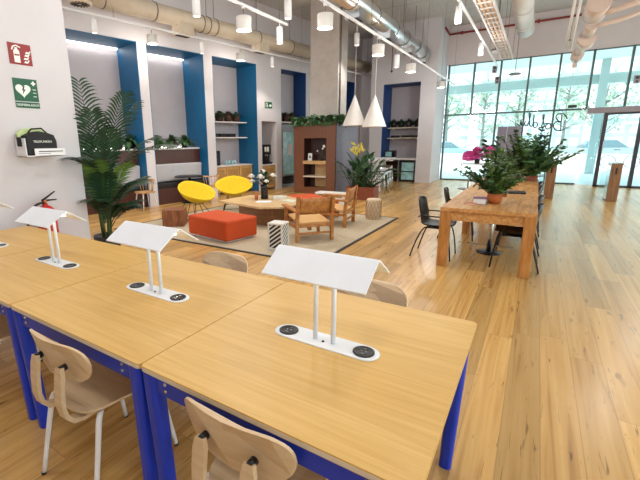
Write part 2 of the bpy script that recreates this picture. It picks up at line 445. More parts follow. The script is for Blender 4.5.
# block with the far niche
w = MB()
BX0, BX1, BY0, BY1 = -5.75, -3.3, 15.6, 17.3
w.bx(BX0, -5.24, BY0, BY1, 0, ZC); w.bx(-3.85, BX1, BY0, BY1, 0, ZC); w.bx(-5.24, -3.85, BY0, BY1, 3.72, ZC)
w.bx(-7.4, BX0, 16.95, BY1, 0, ZC)
struct(w, 'wall_back', 'wall')
struct(MB().bx(-5.24, -3.85, 16.62, BY1, 0, 3.72), 'wall_back_recess', 'niche_back')
t = MB(); t.bx(-5.239, -5.225, BY0+.004, 16.62, 0, 3.705); t.bx(-5.239, -3.851, BY0+.004, 16.62, 3.705, 3.719)
struct(t, 'trim_6', 'blue_dark')
# wall band above the glass and the column
struct(MB().bx(BX1, 6.2, 17.22, 17.42, 4.43, ZC), 'wall_front', 'wallpink')
c = MB(); c.bx(-6.25, -5.28, 11.5, 12.15, 0, ZC, bev=.015)
struct(c, 'column', 'concrete')
c = MB(); c.cyl((-5.245, 11.56, 2.2), (-5.245, 11.56, ZC), .022, n=10)
for z in (2.6, 3.6, 4.6, 5.5): c.box((-5.262, 11.56, z), (.03, .07, .03))
setp(c.build('conduit_pipe', 'ring'), 'thin grey conduit running up the corner of the concrete column', 'pipe')

# ------------------------------------------------------------------ glazed front
GY = 17.3; ZT = 2.56; ZG = 4.43
MX = [-3.22, -2.32, -1.44, -.55, .33, 1.22, 2.19, 3.12, 4.05, 5.0, 6.0]
def win(n, x0, x1, z0, z1, left=True, low=False):
    e = thing('window_%d' % n, None, None, ((x0+x1)/2, GY, z0), kind='structure')
    hw = (x1-x0)/2; h = z1-z0
    MB().bx(-hw+.02, hw-.02, -.006, .006, .02, h-.02).build('glass_pane', 'glass', e)
    f = MB(); f.bx(-hw-.03, -hw+.03, -.09, .06, 0, h); f.bx(-hw, hw, -.05, .05, h-.03, h+.03)
    if low: f.bx(-hw, hw, -.05, .05, 0, .05)
    f.build('frame', 'mullion', e)
    return e
n = 0
for i in range(len(MX)-1):
    n += 1; win(n, MX[i], MX[i+1], ZT, ZG)
LOW = [-3.22, -1.44, -.55, .33, 1.22]
for a, b in zip(LOW, LOW[1:]):
    n += 1; win(n, a, b, 0, ZT, low=True)
for a, b in zip([3.42, 4.05, 5.0], [4.05, 5.0, 6.0]):
    n += 1; win(n, a, b, 0, ZT, low=True)
# glazing down the side of the hall, beyond the picture
for i in range(9):
    n += 1; y0 = -1+i*2.0
    e = thing('window_%d' % n, None, None, (6.15, y0+1, 0), kind='structure')
    MB().bx(-.006, .006, -.97, .97, .03, ZG).build('glass_pane', 'glass', e)
    f = MB(); f.bx(-.06, .05, -1.03, -.97, 0, ZG); f.bx(-.05, .05, -1, 1, ZT-.03, ZT+.03); f.bx(-.05, .05, -1, 1, ZG-.03, ZG+.03); f.build('frame', 'mullion', e)
struct(MB().bx(6.08, 6.22, -4, 17.36, ZG, ZC), 'wall_right', 'wallpink')

# entrance: vestibule header, jambs, glass leaves
d = thing('door_1', None, None, (2.3, 16.95, 0), kind='structure')
MB().bx(-1.06, 1.12, -.2, .34, 2.38, 2.56, bev=.01).build('header', 'header', d)
j = MB()
j.bx(-.62, -.52, -.16, -.04, 0, 2.38); j.bx(.26, .36, -.16, -.04, 0, 2.38); j.bx(1.02, 1.12, -.16, -.04, 0, 2.38)
j.bx(-.52, 1.02, -.15, -.05, 2.32, 2.38); j.bx(-.62, 1.12, -.16, -.04, 0, .06)
j.build('jamb', 'mull_dark', d)
MB().bx(-.52, .26, -.106, -.094, .06, 2.32).build('glass_leaf', 'glass_door', d)
MB().bx(.36, 1.02, -.106, -.094, .06, 2.32).build('glass_leaf', 'glass_door', d)
g = MB()                                     # curved side screen of the entrance drum
g.grid(lambda u, v: Vector((-.62-.36*math.sin(u*PI/2), -.1+.42*(1-math.cos(u*PI/2)), .05+2.3*v)), 8, 1, .012)
g.build('curved_screen', 'glass_door', d)
MB().bx(-.545, -.525, -.22, -.19, .85, 1.5).build('pull_handle', 'chrome', d)

# mirrored script and small line below on the inside of the glass
def text_mesh(name, body, size, m, mw, parent=None, shear=0, ext=.001):
    cu = bpy.data.curves.new(name, 'FONT'); cu.body = body; cu.size = size; cu.align_x = 'CENTER'; cu.align_y = 'CENTER'; cu.extrude = ext; cu.shear = shear
    tmp = bpy.data.objects.new(name, cu); COL.objects.link(tmp)
    dg = bpy.context.evaluated_depsgraph_get(); dg.update()
    me = bpy.data.meshes.new_from_object(tmp.evaluated_get(dg))
    bpy.data.objects.remove(tmp)
    me.transform(mw)
    if mw.determinant() < 0: me.flip_normals()
    me.materials.clear(); me.materials.append(M[m])
    o = bpy.data.objects.new(name, me); COL.objects.link(o)
    if parent: o.parent = parent
    return o
# handwriting strokes for "Boldly" (x,y), seen from outside
S = [
 [(0, .0), (.08, .35), (.16, .72), (.18, .78)], [(-.1, .62), (.1, .82), (.34, .8), (.38, .64), (.26, .5), (.12, .44), (.32, .42), (.36, .22), (.22, .04), (.02, .04), (-.14, .14)],
 [(.62, .3), (.52, .3), (.47, .16), (.53, .04), (.64, .06), (.68, .2), (.62, .3), (.76, .27)],
 [(.76, .2), (.9, .5), (.95, .68), (.89, .66), (.85, .3), (.87, .06), (.97, .08)],
 [(1.22, .26), (1.1, .28), (1.04, .14), (1.1, .03), (1.2, .1), (1.34, .66), (1.25, .2), (1.28, .05), (1.38, .12)],
 [(1.38, .12), (1.5, .46), (1.56, .68), (1.49, .64), (1.46, .3), (1.48, .06), (1.58, .08)],
 [(1.62, .3), (1.63, .1), (1.73, .06), (1.82, .3), (1.77, -.1), (1.67, -.3), (1.6, -.24), (1.75, -.04), (1.95, .12)]]
def smooth(p, k=5):
    o = []
    for i in range(len(p)-1):
        a, b, c_, d_ = p[max(0, i-1)], p[i], p[i+1], p[min(len(p)-1, i+2)]
        for j in range(k):
            t = j/k
            o.append(tuple(.5*((2*b[q])+(-a[q]+c_[q])*t+(2*a[q]-5*b[q]+4*c_[q]-d_[q])*t*t+(-a[q]+3*b[q]-3*c_[q]+d_[q])*t**3) for q in (0, 1)))
    return o+[p[-1]]
e = thing('window_lettering', 'mirrored black handwritten word on the glass wall above the big potted plant', 'lettering', (.52, GY-.02, 2.02))
mb = MB()
for st in S: mb.tube([(-(x*.70), 0, y*.70) for x, y in smooth(st)], .02, 6)
mb.build('script_word', 'black', e)
text_mesh('small_word', 'today', .19, 'black', Matrix.Translation((-.5, 0, -.2)) @ Matrix.Rotation(PI/2, 4, 'X') @ Matrix.Diagonal((-1, 1, 1, 1)), e, .2)
e.location = (.60, GY-.02, 1.84); e.rotation_euler = (0, .17, 0)

# ------------------------------------------------------------------ blue-framed work tables
TZ = .775; TW = 1.10; TD = 1.098
TXC = [-.676, -1.760, -2.865, -3.970]; TYC = 1.44*.96
def make_desk(TW):
    r = thing('work_table', '', 'table', (0, 0, 0), 0, 'blue-framed work tables in the row')
    tp = MB().prism(rrect(TW-.001, TD-.004, .018), TZ-.024, TZ, bev=.003).build('table_top', 'oak_top', r)
    MB().prism(rrect(TW-.002, TD-.002, .019), TZ-.021, TZ-.006).build('edge_band', 'oak_edge', tp)
    a = TD/2-.03; aw = TW/2-.03
    f = MB()
    for sx in (-1, 1):
        f.bx(sx*aw-.012, sx*aw+.012, -a+.03, a-.03, TZ-.105, TZ-.026); f.bx(-aw+.03, aw-.03, sx*a-.012, sx*a+.012, TZ-.105, TZ-.026)
    f.bx(-aw, aw, -.03, .03, TZ-.06, TZ-.026)
    f.build('apron_frame', 'frame_blue', r)
    for sx, sy in ((-1, -1), (1, -1), (1, 1), (-1, 1)):
        l = MB()
        x, y = sx*(aw-.005-.014*(sx > 0)), sy*(a-.005-.025*(sy > 0))
        l.prism(rrect(.072, .072, .026), 0, TZ-.026, fn=lambda px, py, z, x=x, y=y, sx=sx, sy=sy: (x+px*(.8+.2*z/TZ)-sx*.02*(1-z/TZ), y+py*(.8+.2*z/TZ)-sy*.02*(1-z/TZ), z))
        lg = l.build('leg', 'frame_blue', r)
        b = MB()
        for dz in (-.05, -.08):
            b.cyl((x-sx*.09, y+sy*.012, TZ+dz), (x-sx*.09, y+sy*.021, TZ+dz), .007, n=8)
        b.build('bolt', 'chrome', r)
    return r
desk0 = make_desk(1.062); desk1 = make_desk(1.10)
DL = ['oak-topped blue work table at the open end of the row, beside the bare plank floor',
      'oak-topped blue work table, second from the open end of the row',
      'oak-topped blue work table, next to the one pushed against the sign wall',
      'oak-topped blue work table pushed up to the white wall with the safety signs']
DESK = []
for i in range(4):
    o = desk0 if i == 0 else (desk1 if i == 1 else dup(desk1))
    o['label'] = DL[i]; o.location = (TXC[i], TYC, 0); DESK.append(o)

# desk lamps
def make_lamp():
    r = thing('desk_lamp', '', 'lamp', (0, 0, 0), 0, 'white gable desk lamps')
    pl = [(x, y) for x, y in arc(.185, 0, .058, -PI/2, PI/2, 10)+arc(-.185, 0, .058, PI/2, 1.5*PI, 10)]
    MB().prism(pl, 0, .006, bev=.002).build('base_plate', 'lamp_white', r)
    for sx in (-1, 1):
        so = MB().lathe([(.044, .006), (.044, .010), (.038, .011), (.034, .008), (0, .008)], (sx*.178, 0, 0), 28).build('power_socket', 'black', r)
        h = MB()
        for dx in (-.0095, .0095): h.cyl((sx*.178+dx, 0, .008), (sx*.178+dx, 0, .0105), .004, n=8)
        h.bx(sx*.178-.006, sx*.178+.006, .018, .023, .008, .0105); h.bx(sx*.178-.006, sx*.178+.006, -.023, -.018, .008, .0105)
        h.build('socket_contact', 'chrome', so)
        MB().cyl((sx*.042, 0, .004), (sx*.042, 0, .395), .0105, n=14).build('post', 'lamp_white', r)
    MB().lathe([(.006, .005), (.006, .010), (0, .011)], (0, -.012, 0), 10).build('touch_button', 'black', r)
    # gable shade: folded sheet with a soft ridge
    prof = [(-.140, .316), (-.012, .400), (-.006, .4035), (0, .405), (.006, .4035), (.012, .400), (.140, .316)]
    s = MB(); L2 = .226
    pts = prof; k = len(pts)
    s.grid(lambda u, v: Vector((-L2+2*L2*v, *pts[min(k-1, round(u*(k-1)))])), k-1, 1, .006)
    [setattr(f_, 'smooth', False) for f_ in s.bm.faces]
    s.build('lamp_shade', 'lamp_white', r)
    MB().bx(-.06, .06, -.014, .014, .374, .392).build('shade_bracket', 'lamp_white', r)
    MB().bx(-.19, .19, -.011, .011, .366, .374).build('light_strip', 'led', r)
    return r
lamp0 = make_lamp()
LL = ['white gable desk lamp on the open-end table, the biggest of the four lamps',
      'white gable desk lamp in front of the tall palm', 'white gable desk lamp hiding the red fire extinguisher',
      'white gable desk lamp cut off by the edge of the picture']
for i in range(4):
    o = lamp0 if i == 0 else dup(lamp0)
    o['label'] = LL[i]; o.location = (TXC[i], TYC, TZ)

# plywood chairs with white tube legs
def make_chair():
    r = thing('plywood_chair', '', 'chair', (0, 0, 0), 0, 'bent plywood chairs at the work tables')
    # seat: faces +y, rear edge at y=-.2
    out = [(x*.215*(1-.12*(y < 0)), y*.21) for x, y in [(math.copysign(abs(math.cos(a))**.55, math.cos(a)), math.copysign(abs(math.sin(a))**.6, math.sin(a))) for a in [2*PI*i/36 for i in range(36)]]]
    def sf(x, y, z): return (x, y, z+.44+.10*(x*x)*1.5-.03*max(0, -y+.02)*1.2-.16*max(0, y-.12)**1.3+.01)
    MB().prism(out, 0, .013, fn=sf, bev=.003).build('seat', 'oak_chair', r)
    # back: wide soft shield curved in plan
    n = 40; bo = []
    for i in range(n):
        a = 2*PI*i/n; cx, cz = math.cos(a), math.sin(a)
        x = math.copysign(abs(cx)**.62, cx)*.222; z = math.copysign(abs(cz)**.72, cz)*.112
        z += -.018*(1-(x/.222)**2)*(z > 0)              # dipped upper rim
        x *= 1-.10*(z < 0)*abs(z)/.112
        bo.append((x, z))
    def bf(x, z, t):
        yc = -.235+.95*x*x-.22*z
        return (x, yc+t, .712+z)
    b = MB(); b.prism(bo, -.006, .007, fn=bf, bev=.003); b.build('backrest', 'oak_chair', r)
    for sx in (-1, 1):
        # laminated support bending from under the seat up behind the back
        path = [(-.02, .428), (-.12, .424), (-.19, .422), (-.235, .435), (-.262, .47), (-.272, .52), (-.268, .60), (-.258, .665), (-.252, .70)]
        x0 = sx*.098
        s = MB()
        vs = []
        for i, (y, z) in enumerate(path):
            j0, j1 = max(0, i-1), min(len(path)-1, i+1)
            ty, tz = path[j1][0]-path[j0][0], path[j1][1]-path[j0][1]; l = math.hypot(ty, tz); ny, nz = -tz/l, ty/l
            wd = .026 if i < len(path)-1 else .018
            vs.append([s.bm.verts.new((x0+a*wd, y+c_*ny*.009, z+c_*nz*.009)) for a, c_ in ((-1, -1), (1, -1), (1, 1), (-1, 1))])
        for p, q in zip(vs, vs[1:]):
            for k in range(4): s.bm.faces.new((p[k], p[(k+1) % 4], q[(k+1) % 4], q[k]))
        s.bm.faces.new(vs[0][::-1]); s.bm.faces.new(vs[-1])
        s.build('back_support', 'oak_chair', r)
        MB().cyl((x0, -.256, .69), (x0, -.226, .692), .015, n=12).build('rubber_spacer', 'black', r)
        for sy in (-1, 1):
            top = (sx*.12, sy*.10, .425); kn = (sx*.19, sy*.165-.005, .40); ft = (sx*.215, sy*.235-.02*(sy < 0), 0)
            p = bez(top, (sx*.185, sy*.16, .437), kn, 5)+bez(kn, (sx*.20, sy*.185, .33), ft, 6)[1:]
            lg = MB().tube(p, [.0135]*6+[.0135, .013, .0125, .012, .0115, .011], 10).build('leg', 'white_metal', r)
            MB().cyl((ft[0], ft[1], .0), (ft[0], ft[1], .012), .0125, n=10).build('foot_glide', 'black', lg)
    MB().bx(-.12, .12, -.115, -.085, .417, .43).build('under_rail', 'white_metal', r)
    return r
ch0 = make_chair()
CH = [(-.70, 1.0, 0, 'plywood chair cut off by the bottom edge, tucked under the open-end table'),
      (-1.69, .965, .02, 'plywood chair with white legs tucked under the second table, seen whole'),
      (-2.80, .99, -.02, 'plywood chair at the third table, only its edge showing past the blue legs'),
      (-.735, 1.90, PI, 'plywood chair behind the biggest lamp, only the rim of its back showing'),
      (-1.86, 1.90, PI, 'plywood chair across the table with its back rim below the orange pouf')]
for i, (x, y, rz, l) in enumerate(CH):
    o = ch0 if i == 0 else dup(ch0)
    o['label'] = l; o.location = (x, y, 0); o.rotation_euler = (0, 0, rz)

# ------------------------------------------------------------------ safety signs, bag shelf, extinguisher (wall plane X=-4.9, facing +X)
WX = -4.9
def flat(pts, y0, z0, sc): return [(y0+x*sc, z0+z*sc) for x, z in pts]
def plate(mb, poly, x0, x1): return mb.prism(poly, x0, x1, fn=lambda y, z, x: (x, y, z))
e = thing('fire_extinguisher_sign', 'red square sign with white extinguisher and flames on the white wall', 'sign', (WX, 2.18, 2.5))
plate(MB(), [(0, 0), (.235, 0), (.235, .22), (0, .22)], .001, .006).build('sign_plate', 'sign_red', e)
p = MB()
plate(p, [(.05, .02), (.11, .02), (.11, .135), (.10, .155), (.06, .155), (.05, .135)], .006, .008)
plate(p, [(.068, .155), (.092, .155), (.092, .175), (.068, .175)], .006, .008)
plate(p, [(.03, .15), (.045, .185), (.075, .20), (.10, .20), (.10, .19), (.075, .188), (.055, .175), (.042, .145)], .006, .008)
plate(p, [(.09, .185), (.125, .175), (.128, .185), (.095, .197)], .006, .008)
for k, (dy, dz, s) in enumerate([(0, 0, 1), (.0, .035, .95), (.012, .07, .85), (.024, .1, .7)]):
    plate(p, [(.145+dy, .025+dz), (.185+dy, .022+dz), (.205+dy, .05+dz), (.20+dy, .045+dz+.02*s), (.185+dy, .04+dz), (.16+dy, .045+dz)], .006, .008)
p.build('pictogram', 'sign_white', e)
b = MB(); plate(b, [(.055, .09), (.105, .09), (.105, .107), (.055, .107)], .008, .009); b.build('pictogram_label', 'sign_red', e)

e = thing('defibrillator_sign', 'green sign with white heart, bolt and cross on the white wall', 'sign', (WX, 2.175, 2.04))
p = MB(); plate(p, [(0, .072), (.255, .072), (.255, .315), (0, .315)], .001, .005); plate(p, [(0, 0), (.255, 0), (.255, .062), (0, .062)], .001, .005)
p.build('sign_plate', 'sign_green', e)
hp = []
for i in range(40):
    t = 2*PI*i/40
    hp.append((.098+.0047*16*math.sin(t)**3*1.05, .19+.0047*(13*math.cos(t)-5*math.cos(2*t)-2*math.cos(3*t)-math.cos(4*t))*1.05))
p = MB(); plate(p, hp, .005, .007)
plate(p, [(.19, .262), (.205, .262), (.205, .247), (.222, .247), (.222, .262), (.237, .262), (.237, .279), (.222, .279), (.222, .294), (.205, .294), (.205, .279), (.19, .279)], .005, .007)
p.build('heart_and_cross', 'sign_white', e)
b = MB(); plate(b, [(.105, .235), (.083, .19), (.098, .19), (.088, .145), (.122, .2), (.104, .2), (.118, .235)], .007, .008); b.build('bolt_symbol', 'black', e)
RX = Matrix(((0, 0, 1, 0), (1, 0, 0, 0), (0, 1, 0, 0), (0, 0, 0, 1)))   # text x->Y, y->Z, z->X
text_mesh('sign_lettering', 'DESFIBRILADOR', .034, 'sign_white', Matrix.Translation((.0055, .1275, .031)) @ RX, e)
b = MB()
for z in (.20, .165, .125): plate(b, [(.2, z), (.235, z), (.235, z+.007), (.2, z+.007)], .005, .006)
b.build('small_print', 'sign_white', e)

e = thing('wall_bracket_shelf', 'white wall tray holding the black bag under the green sign', 'shelf', (WX, 2.10, 1.50))
s = MB(); s.bx(0, .24, 0, .40, 0, .012, bev=.003); s.bx(0, .012, 0, .40, 0, .2, bev=.003); s.bx(.228, .24, .09, .43, 0, .088, bev=.003); s.bx(0, .24, 0, .008, 0, .20)
s.build('tray', 'white_metal', e)
b = MB(); b.bx(.2401, .2408, .13, .40, .05, .06); b.bx(.2401, .2408, .13, .26, .03, .035)
b.build('small_print', 'laptop', e)
e = thing('defibrillator_bag', 'black rounded bag with a white printed word in the wall tray', 'bag', (WX+.12, 2.30, 1.513))
prof = [(-.175, 0), (.16, 0), (.165, .16), (.14, .225), (.06, .25), (-.02, .265), (-.10, .245), (-.16, .215), (-.18, .12)]
MB().prism(prof, -.085, .095, fn=lambda y, z, x: (x, y, z), bev=.02).build('bag_shell', 'bag', e)
text_mesh('bag_lettering', 'TELEFUNKEN', .034, 'sign_white', Matrix.Translation((.096, .0, .15)) @ RX, e)
b = MB(); b.tube([(0, -.1, .25), (0, -.06, .29), (0, .05, .30), (0, .1, .25)], .009, 8); b.build('carry_handle', 'bag', e)
b = MB(); b.bx(-.04, .05, -.215, -.18, .10, .2, bev=.01); b.build('side_pocket', 'bag', e)
e = thing('lime_cloth_pouch', 'pale lime pouch lying behind and over the black bag', 'pouch', (WX+.055, 2.26, 1.70))
MB().prism([(-.14, 0), (.17, .0), (.18, .07), (.12, .105), (.0, .118), (-.1, .1), (-.155, .05)], -.03, .02, fn=lambda y, z, x: (x, y, z), bev=.012).build('pouch_body', 'lime', e)

e = thing('fire_extinguisher', 'red fire extinguisher with black hose standing against the white wall', 'extinguisher', (-4.76, 2.26, .29))
MB().lathe([(.0, 0), (.098, 0), (.105, .02), (.105, .52), (.102, .56), (.088, .60), (.06, .63), (.028, .645), (.028, .66), (0, .66)], n=28).build('cylinder_body', 'ext_red', e)
MB().lathe([(.022, .66), (.022, .70), (.015, .71), (0, .71)], n=16).build('valve', 'copper', e)
b = MB(); b.tube([(0, -.03, .70), (.0, .03, .735), (0, .13, .795)], [.014, .013, .009], 8); b.tube([(0, -.03, .69), (0, .04, .70), (0, .14, .695)], [.013, .011, .008], 8)
b.build('squeeze_lever', 'black', e)
MB().tube(bez((.02, -.03, .68), (.03, -.20, .68), (.03, -.235, .42), 10)+[Vector((.03, -.225, .2))], .014, 10).build('hose', 'black', e)
MB().bx(-.139, -.09, -.06, .06, .30, .34).build('wall_hook', 'blackm', e)
setp(MB().lathe([(.0, 0), (.15, 0), (.15, .29), (0, .29)], (-4.745, 2.26, 0), 24).build('extinguisher_stand', 'ext_red'), 'round red stand under the fire extinguisher', 'stand')
# ------------------------------------------------------------------ plants
def frond(mb, base, az, el, ln, wd, bend, npair=18, lw=.03):
    """pinnate palm frond"""
    d = Vector((math.cos(az)*math.cos(el), math.sin(az)*math.cos(el), math.sin(el)))
    pts = []
    for i in range(13):
        t = i/12; pts.append(Vector(base)+d*(ln*t)+Vector((math.cos(az), math.sin(az), 0))*(bend*.35*ln*t*t)-Vector((0, 0, 1))*(bend*ln*t**2.2))
    mb.tube(pts, [.008*(1-.8*i/12) for i in range(13)], 5, cap=False)
    side = Vector((-math.sin(az), math.cos(az), 0))
    for i in range(npair):
        t = .22+.77*i/(npair-1); k = min(11, int(t*12)); f = t*12-k
        p = pts[k].lerp(pts[k+1], f); tg = (pts[k+1]-pts[k]).normalized()
        l = wd*(math.sin(PI*(.12+.8*(t-.22)/.78))**.7)*random.uniform(.85, 1.1)
        for s in (-1, 1):
            dd = (tg*.75+side*s*.8+Vector((0, 0, .25))).normalized()
            mb.leaf(p, dd, tg.cross(side)*-1, l, lw, droop=.45, n=4, fold=.3)

pl = thing('kentia_palm', 'tall dark green palm beside the white sign wall, behind the work tables', 'plant', (-5.10, 3.22, 0))
MB().lathe([(0, 0), (.15, 0), (.19, .34), (.175, .34), (.165, .30), (0, .30)], n=28).build('plant_pot', 'pot_dark', pl)
b = MB()
for k in range(6):
    a = k*1.05; b.tube([(.05*math.cos(a), .05*math.sin(a), .29), (.07*math.cos(a), .07*math.sin(a), .6), (.10*math.cos(a+.2), .10*math.sin(a+.2), 1.0)], [.02, .016, .012], 6)
b.build('palm_stem', 'stem', pl)
FR = [ # azimuth, elevation, length, leaflet length, bend, base height, tone
 (2.9, 1.42, 1.75, .46, .14, .75, 0), (.2, 1.36, 1.60, .46, .22, .80, 0), (1.3, 1.33, 1.6, .44, .22, .75, 0), (-.6, 1.40, 1.35, .42, .2, .75, 0),
 (.62, 1.02, 1.40, .40, .45, .85, 0), (.85, 1.18, 1.35, .38, .35, .75, 0), (-.95, 1.12, 1.0, .34, .4, .80, 0), (3.6, 1.38, 1.2, .4, .12, .6, 0),
 (-.7, 1.34, 1.0, .36, .22, .45, 1), (.25, 1.3, 1.0, .36, .25, .45, 1), (3.3, 1.3, .9, .34, .2, .4, 0), (-.2, 1.38, 1.25, .38, .2, .6, 0), (.5, 1.1, .85, .34, .4, .55, 0), (1.6, 1.0, .9, .34, .4, .5, 0),
 (-.75, 1.1, .75, .32, .4, .40, 0), (-.3, 1.15, .7, .32, .4, .32, 0), (.3, 1.1, .75, .32, .4, .32, 0), (.7, 1.2, 1.0, .38, .35, .4, 0), (.9, 1.1, .6, .30, .4, .3, 0), (-.5, 1.3, 1.0, .36, .3, .4, 0), (2.4, 1.25, 1.0, .36, .3, .5, 0)]
for i, (az, el, ln, wd, bend, bz, tone) in enumerate(FR):
    b = MB(); frond(b, (.06*math.cos(az), .06*math.sin(az), bz+.12), az, el, ln*1.1, wd*1.1, bend, 21, .030)
    b.build('frond', 'leaf_palm2' if tone else 'leaf_palm', pl)

def zz_foliage(nstem, hmin, hmax, spread, ll=.07, lw=.035, npair=11, tilt=.75):
    b = MB()
    for k in range(nstem):
        az = random.uniform(0, 2*PI); el = PI/2-random.uniform(.05, tilt); ln = random.uniform(hmin, hmax)
        d = Vector((math.cos(az)*math.cos(el), math.sin(az)*math.cos(el), math.sin(el)))
        base = Vector((math.cos(az), math.sin(az), 0))*random.uniform(0, spread)
        pts = [base+d*(ln*t)-Vector((0, 0, 1))*(.10*ln*t*t*(PI/2-el)) for t in [i/8 for i in range(9)]]
        b.tube(pts, [.007*(1-.6*i/8) for i in range(9)], 5, cap=False)
        side = d.cross(Vector((0, 0, 1))).normalized()
        for i in range(npair):
            t = .25+.75*i/(npair-1); q = min(7, int(t*8)); p = pts[q].lerp(pts[q+1], t*8-q)
            for s in (-1, 1):
                b.leaf(p, d*.45+side*s*.8+Vector((random.gauss(0, .3), random.gauss(0, .3), random.gauss(.2, .35))), Vector((random.gauss(0, .5), random.gauss(0, .5), 1)), ll*random.uniform(.75, 1.3), lw*random.uniform(.8, 1.2), .25, 3, .2)
    return b
def bush(n, sx, sy, sz, ll, lw, down=0):
    b = MB()
    for k in range(n):
        p = Vector((random.uniform(-sx, sx), random.uniform(-sy, sy), random.uniform(0, sz)))
        d = Vector((random.gauss(0, 1), random.gauss(0, 1), random.gauss(.3-down, .7)))
        b.leaf(p, d, Vector((0, 0, 1)), ll*random.uniform(.7, 1.3), lw*random.uniform(.8, 1.2), .35, 3, .2)
    return b

# ------------------------------------------------------------------ lounge: rug, poufs, coffee table
e = thing('area_rug', 'large oatmeal rug with a dark border under the lounge furniture', 'rug', (0, 0, 0))
RX0, RX1, RY0, RY1 = -6.75, -2.3, 4.42, 8.2
MB().bx(RX0+.05, RX1-.05, RY0+.05, RY1-.05, 0, .010).build('rug_pile', 'rug', e)
b = MB()
b.bx(RX0, RX1, RY0, RY0+.05, 0, .011); b.bx(RX0, RX1, RY1-.05, RY1, 0, .011); b.bx(RX0, RX0+.05, RY0+.05, RY1-.05, 0, .011); b.bx(RX1-.05, RX1, RY0+.05, RY1-.05, 0, .011)
b.build('rug_border', 'rug_edge', e)
RZ = .011
def pouf(lbl, loc, rz, w, d, h):
    e = thing('pouf', lbl, 'pouf', loc, rz, 'orange felt poufs')
    MB().box((0, 0, .03+(h-.03)/2), (w, d, h-.03), bev=.035, seg=3).build('cushion_body', 'orange', e)
    b = MB(); b.bx(-w/2+.06, w/2-.06, -d/2+.06, d/2-.06, 0, .035); b.build('plinth', 'white_stool', e)
    b = MB(); pr = [(x, y, h-.035) for x, y in rrect(w+.006, d+.006, .036, 4)]
    b.tube(pr, .006, 6, closed=True); b.build('seam_piping', 'orange', e)
    return e
pouf('big orange felt pouf in front of the yellow chairs', (-4.50, 5.06, RZ), math.radians(-9), 1.06, .70, .37)
pouf('long orange felt pouf on the far side of the coffee table, by the slatted kiosk', (-4.15, 7.72, RZ), math.radians(-38), 1.35, .68, .37)
e = thing('coffee_table', 'low coffee table with a pale angular wooden slab on a box base', 'table', (-4.6, 6.75, RZ))
poly = [(-.92, -.62), (.36, -.90), (.78, -.58), (.74, .30), (-.08, .72), (-.86, .42)]
MB().prism(poly, .375, .415, bev=.004).build('table_top', 'slab', e)
MB().bx(-.38, .46, -.62, .22, 0, .375, bev=.004).build('box_base', 'slab_base', e)
CT = RZ+.4155
e = thing('flower_vase', 'dark vase of white flowers on the coffee table', 'vase', (-4.80, 6.80, CT))
MB().lathe([(.0, 0), (.05, 0), (.055, .02), (.05, .16), (.058, .2), (.05, .2), (.044, .16), (.044, .03), (0, .02)], n=20).build('vase_body', 'vase', e)
b = MB()
for k in range(60):
    az = random.uniform(0, 2*PI); el = random.uniform(.3, 1.5); d = Vector((math.cos(az)*math.cos(el), math.sin(az)*math.cos(el), math.sin(el)))
    l = random.uniform(.08, .22); p = Vector((0, 0, .19)); b.tube([p, p+d*l], .002, 4); b.leaf(p+d*l*.8, d, (0, 0, 1), .09, .045, .3, 3)
b.build('foliage', 'leaf_dark', e)
for k, (x, y, z, r) in enumerate([(.02, -.11, .31, .062), (-.19, -.05, .31, .055), (.15, .0, .33, .05), (-.07, .08, .37, .05), (-.12, -.13, .25, .045), (.12, -.12, .26, .04)]):
    b = MB()
    for j in range(14):
        a = j*2.4; t = .3+.7*j/14
        b.leaf((x, y, z), (math.cos(a)*t, math.sin(a)*t, 1.1-t), (0, 0, 1), r*1.2, r*.9, .2, 3, .5)
    b.sphere((x, y, z+r*.3), r*.55, 10)
    b.build('flower_head', 'flower_w', e)
e.scale = (1.5, 1.5, 1.5)
e = thing('bottle', 'small copper-coloured bottle beside the flower vase', 'bottle', (-4.87, 6.60, CT))
MB().lathe([(0, 0), (.036, 0), (.038, .1), (.03, .13), (.014, .16), (.014, .2), (0, .2)], n=18).build('bottle_body', 'copper', e)
MB().cyl((0, 0, .2), (0, 0, .215), .016, n=12).build('stopper', 'black', e)
def book(lbl, loc, rz, w, d, h, cov, grp=None):
    e = thing('book', lbl, 'book', loc, rz, grp)
    b = MB(); b.bx(-w/2, w/2, -d/2, d/2, 0, .003); b.bx(-w/2, w/2, -d/2, d/2, h-.003, h); b.bx(-w/2, -w/2+.003, -d/2, d/2, .003, h-.003); b.build('book_cover', cov, e)
    MB().bx(-w/2+.004, w/2-.006, -d/2+.005, d/2-.005, .0031, h-.0031).build('page_block', 'paper', e); return e
book('white magazine lying flat in front of the vase on the coffee table', (-4.55, 6.42, CT), .4, .30, .22, .012, 'paper')
book('thick pale book lying behind the vase on the coffee table', (-4.55, 7.02, CT), .3, .26, .2, .05, 'paperg')
book('thin pale green magazine at the far corner of the coffee table', (-4.15, 6.78, CT), -.3, .34, .24, .012, 'paperg')

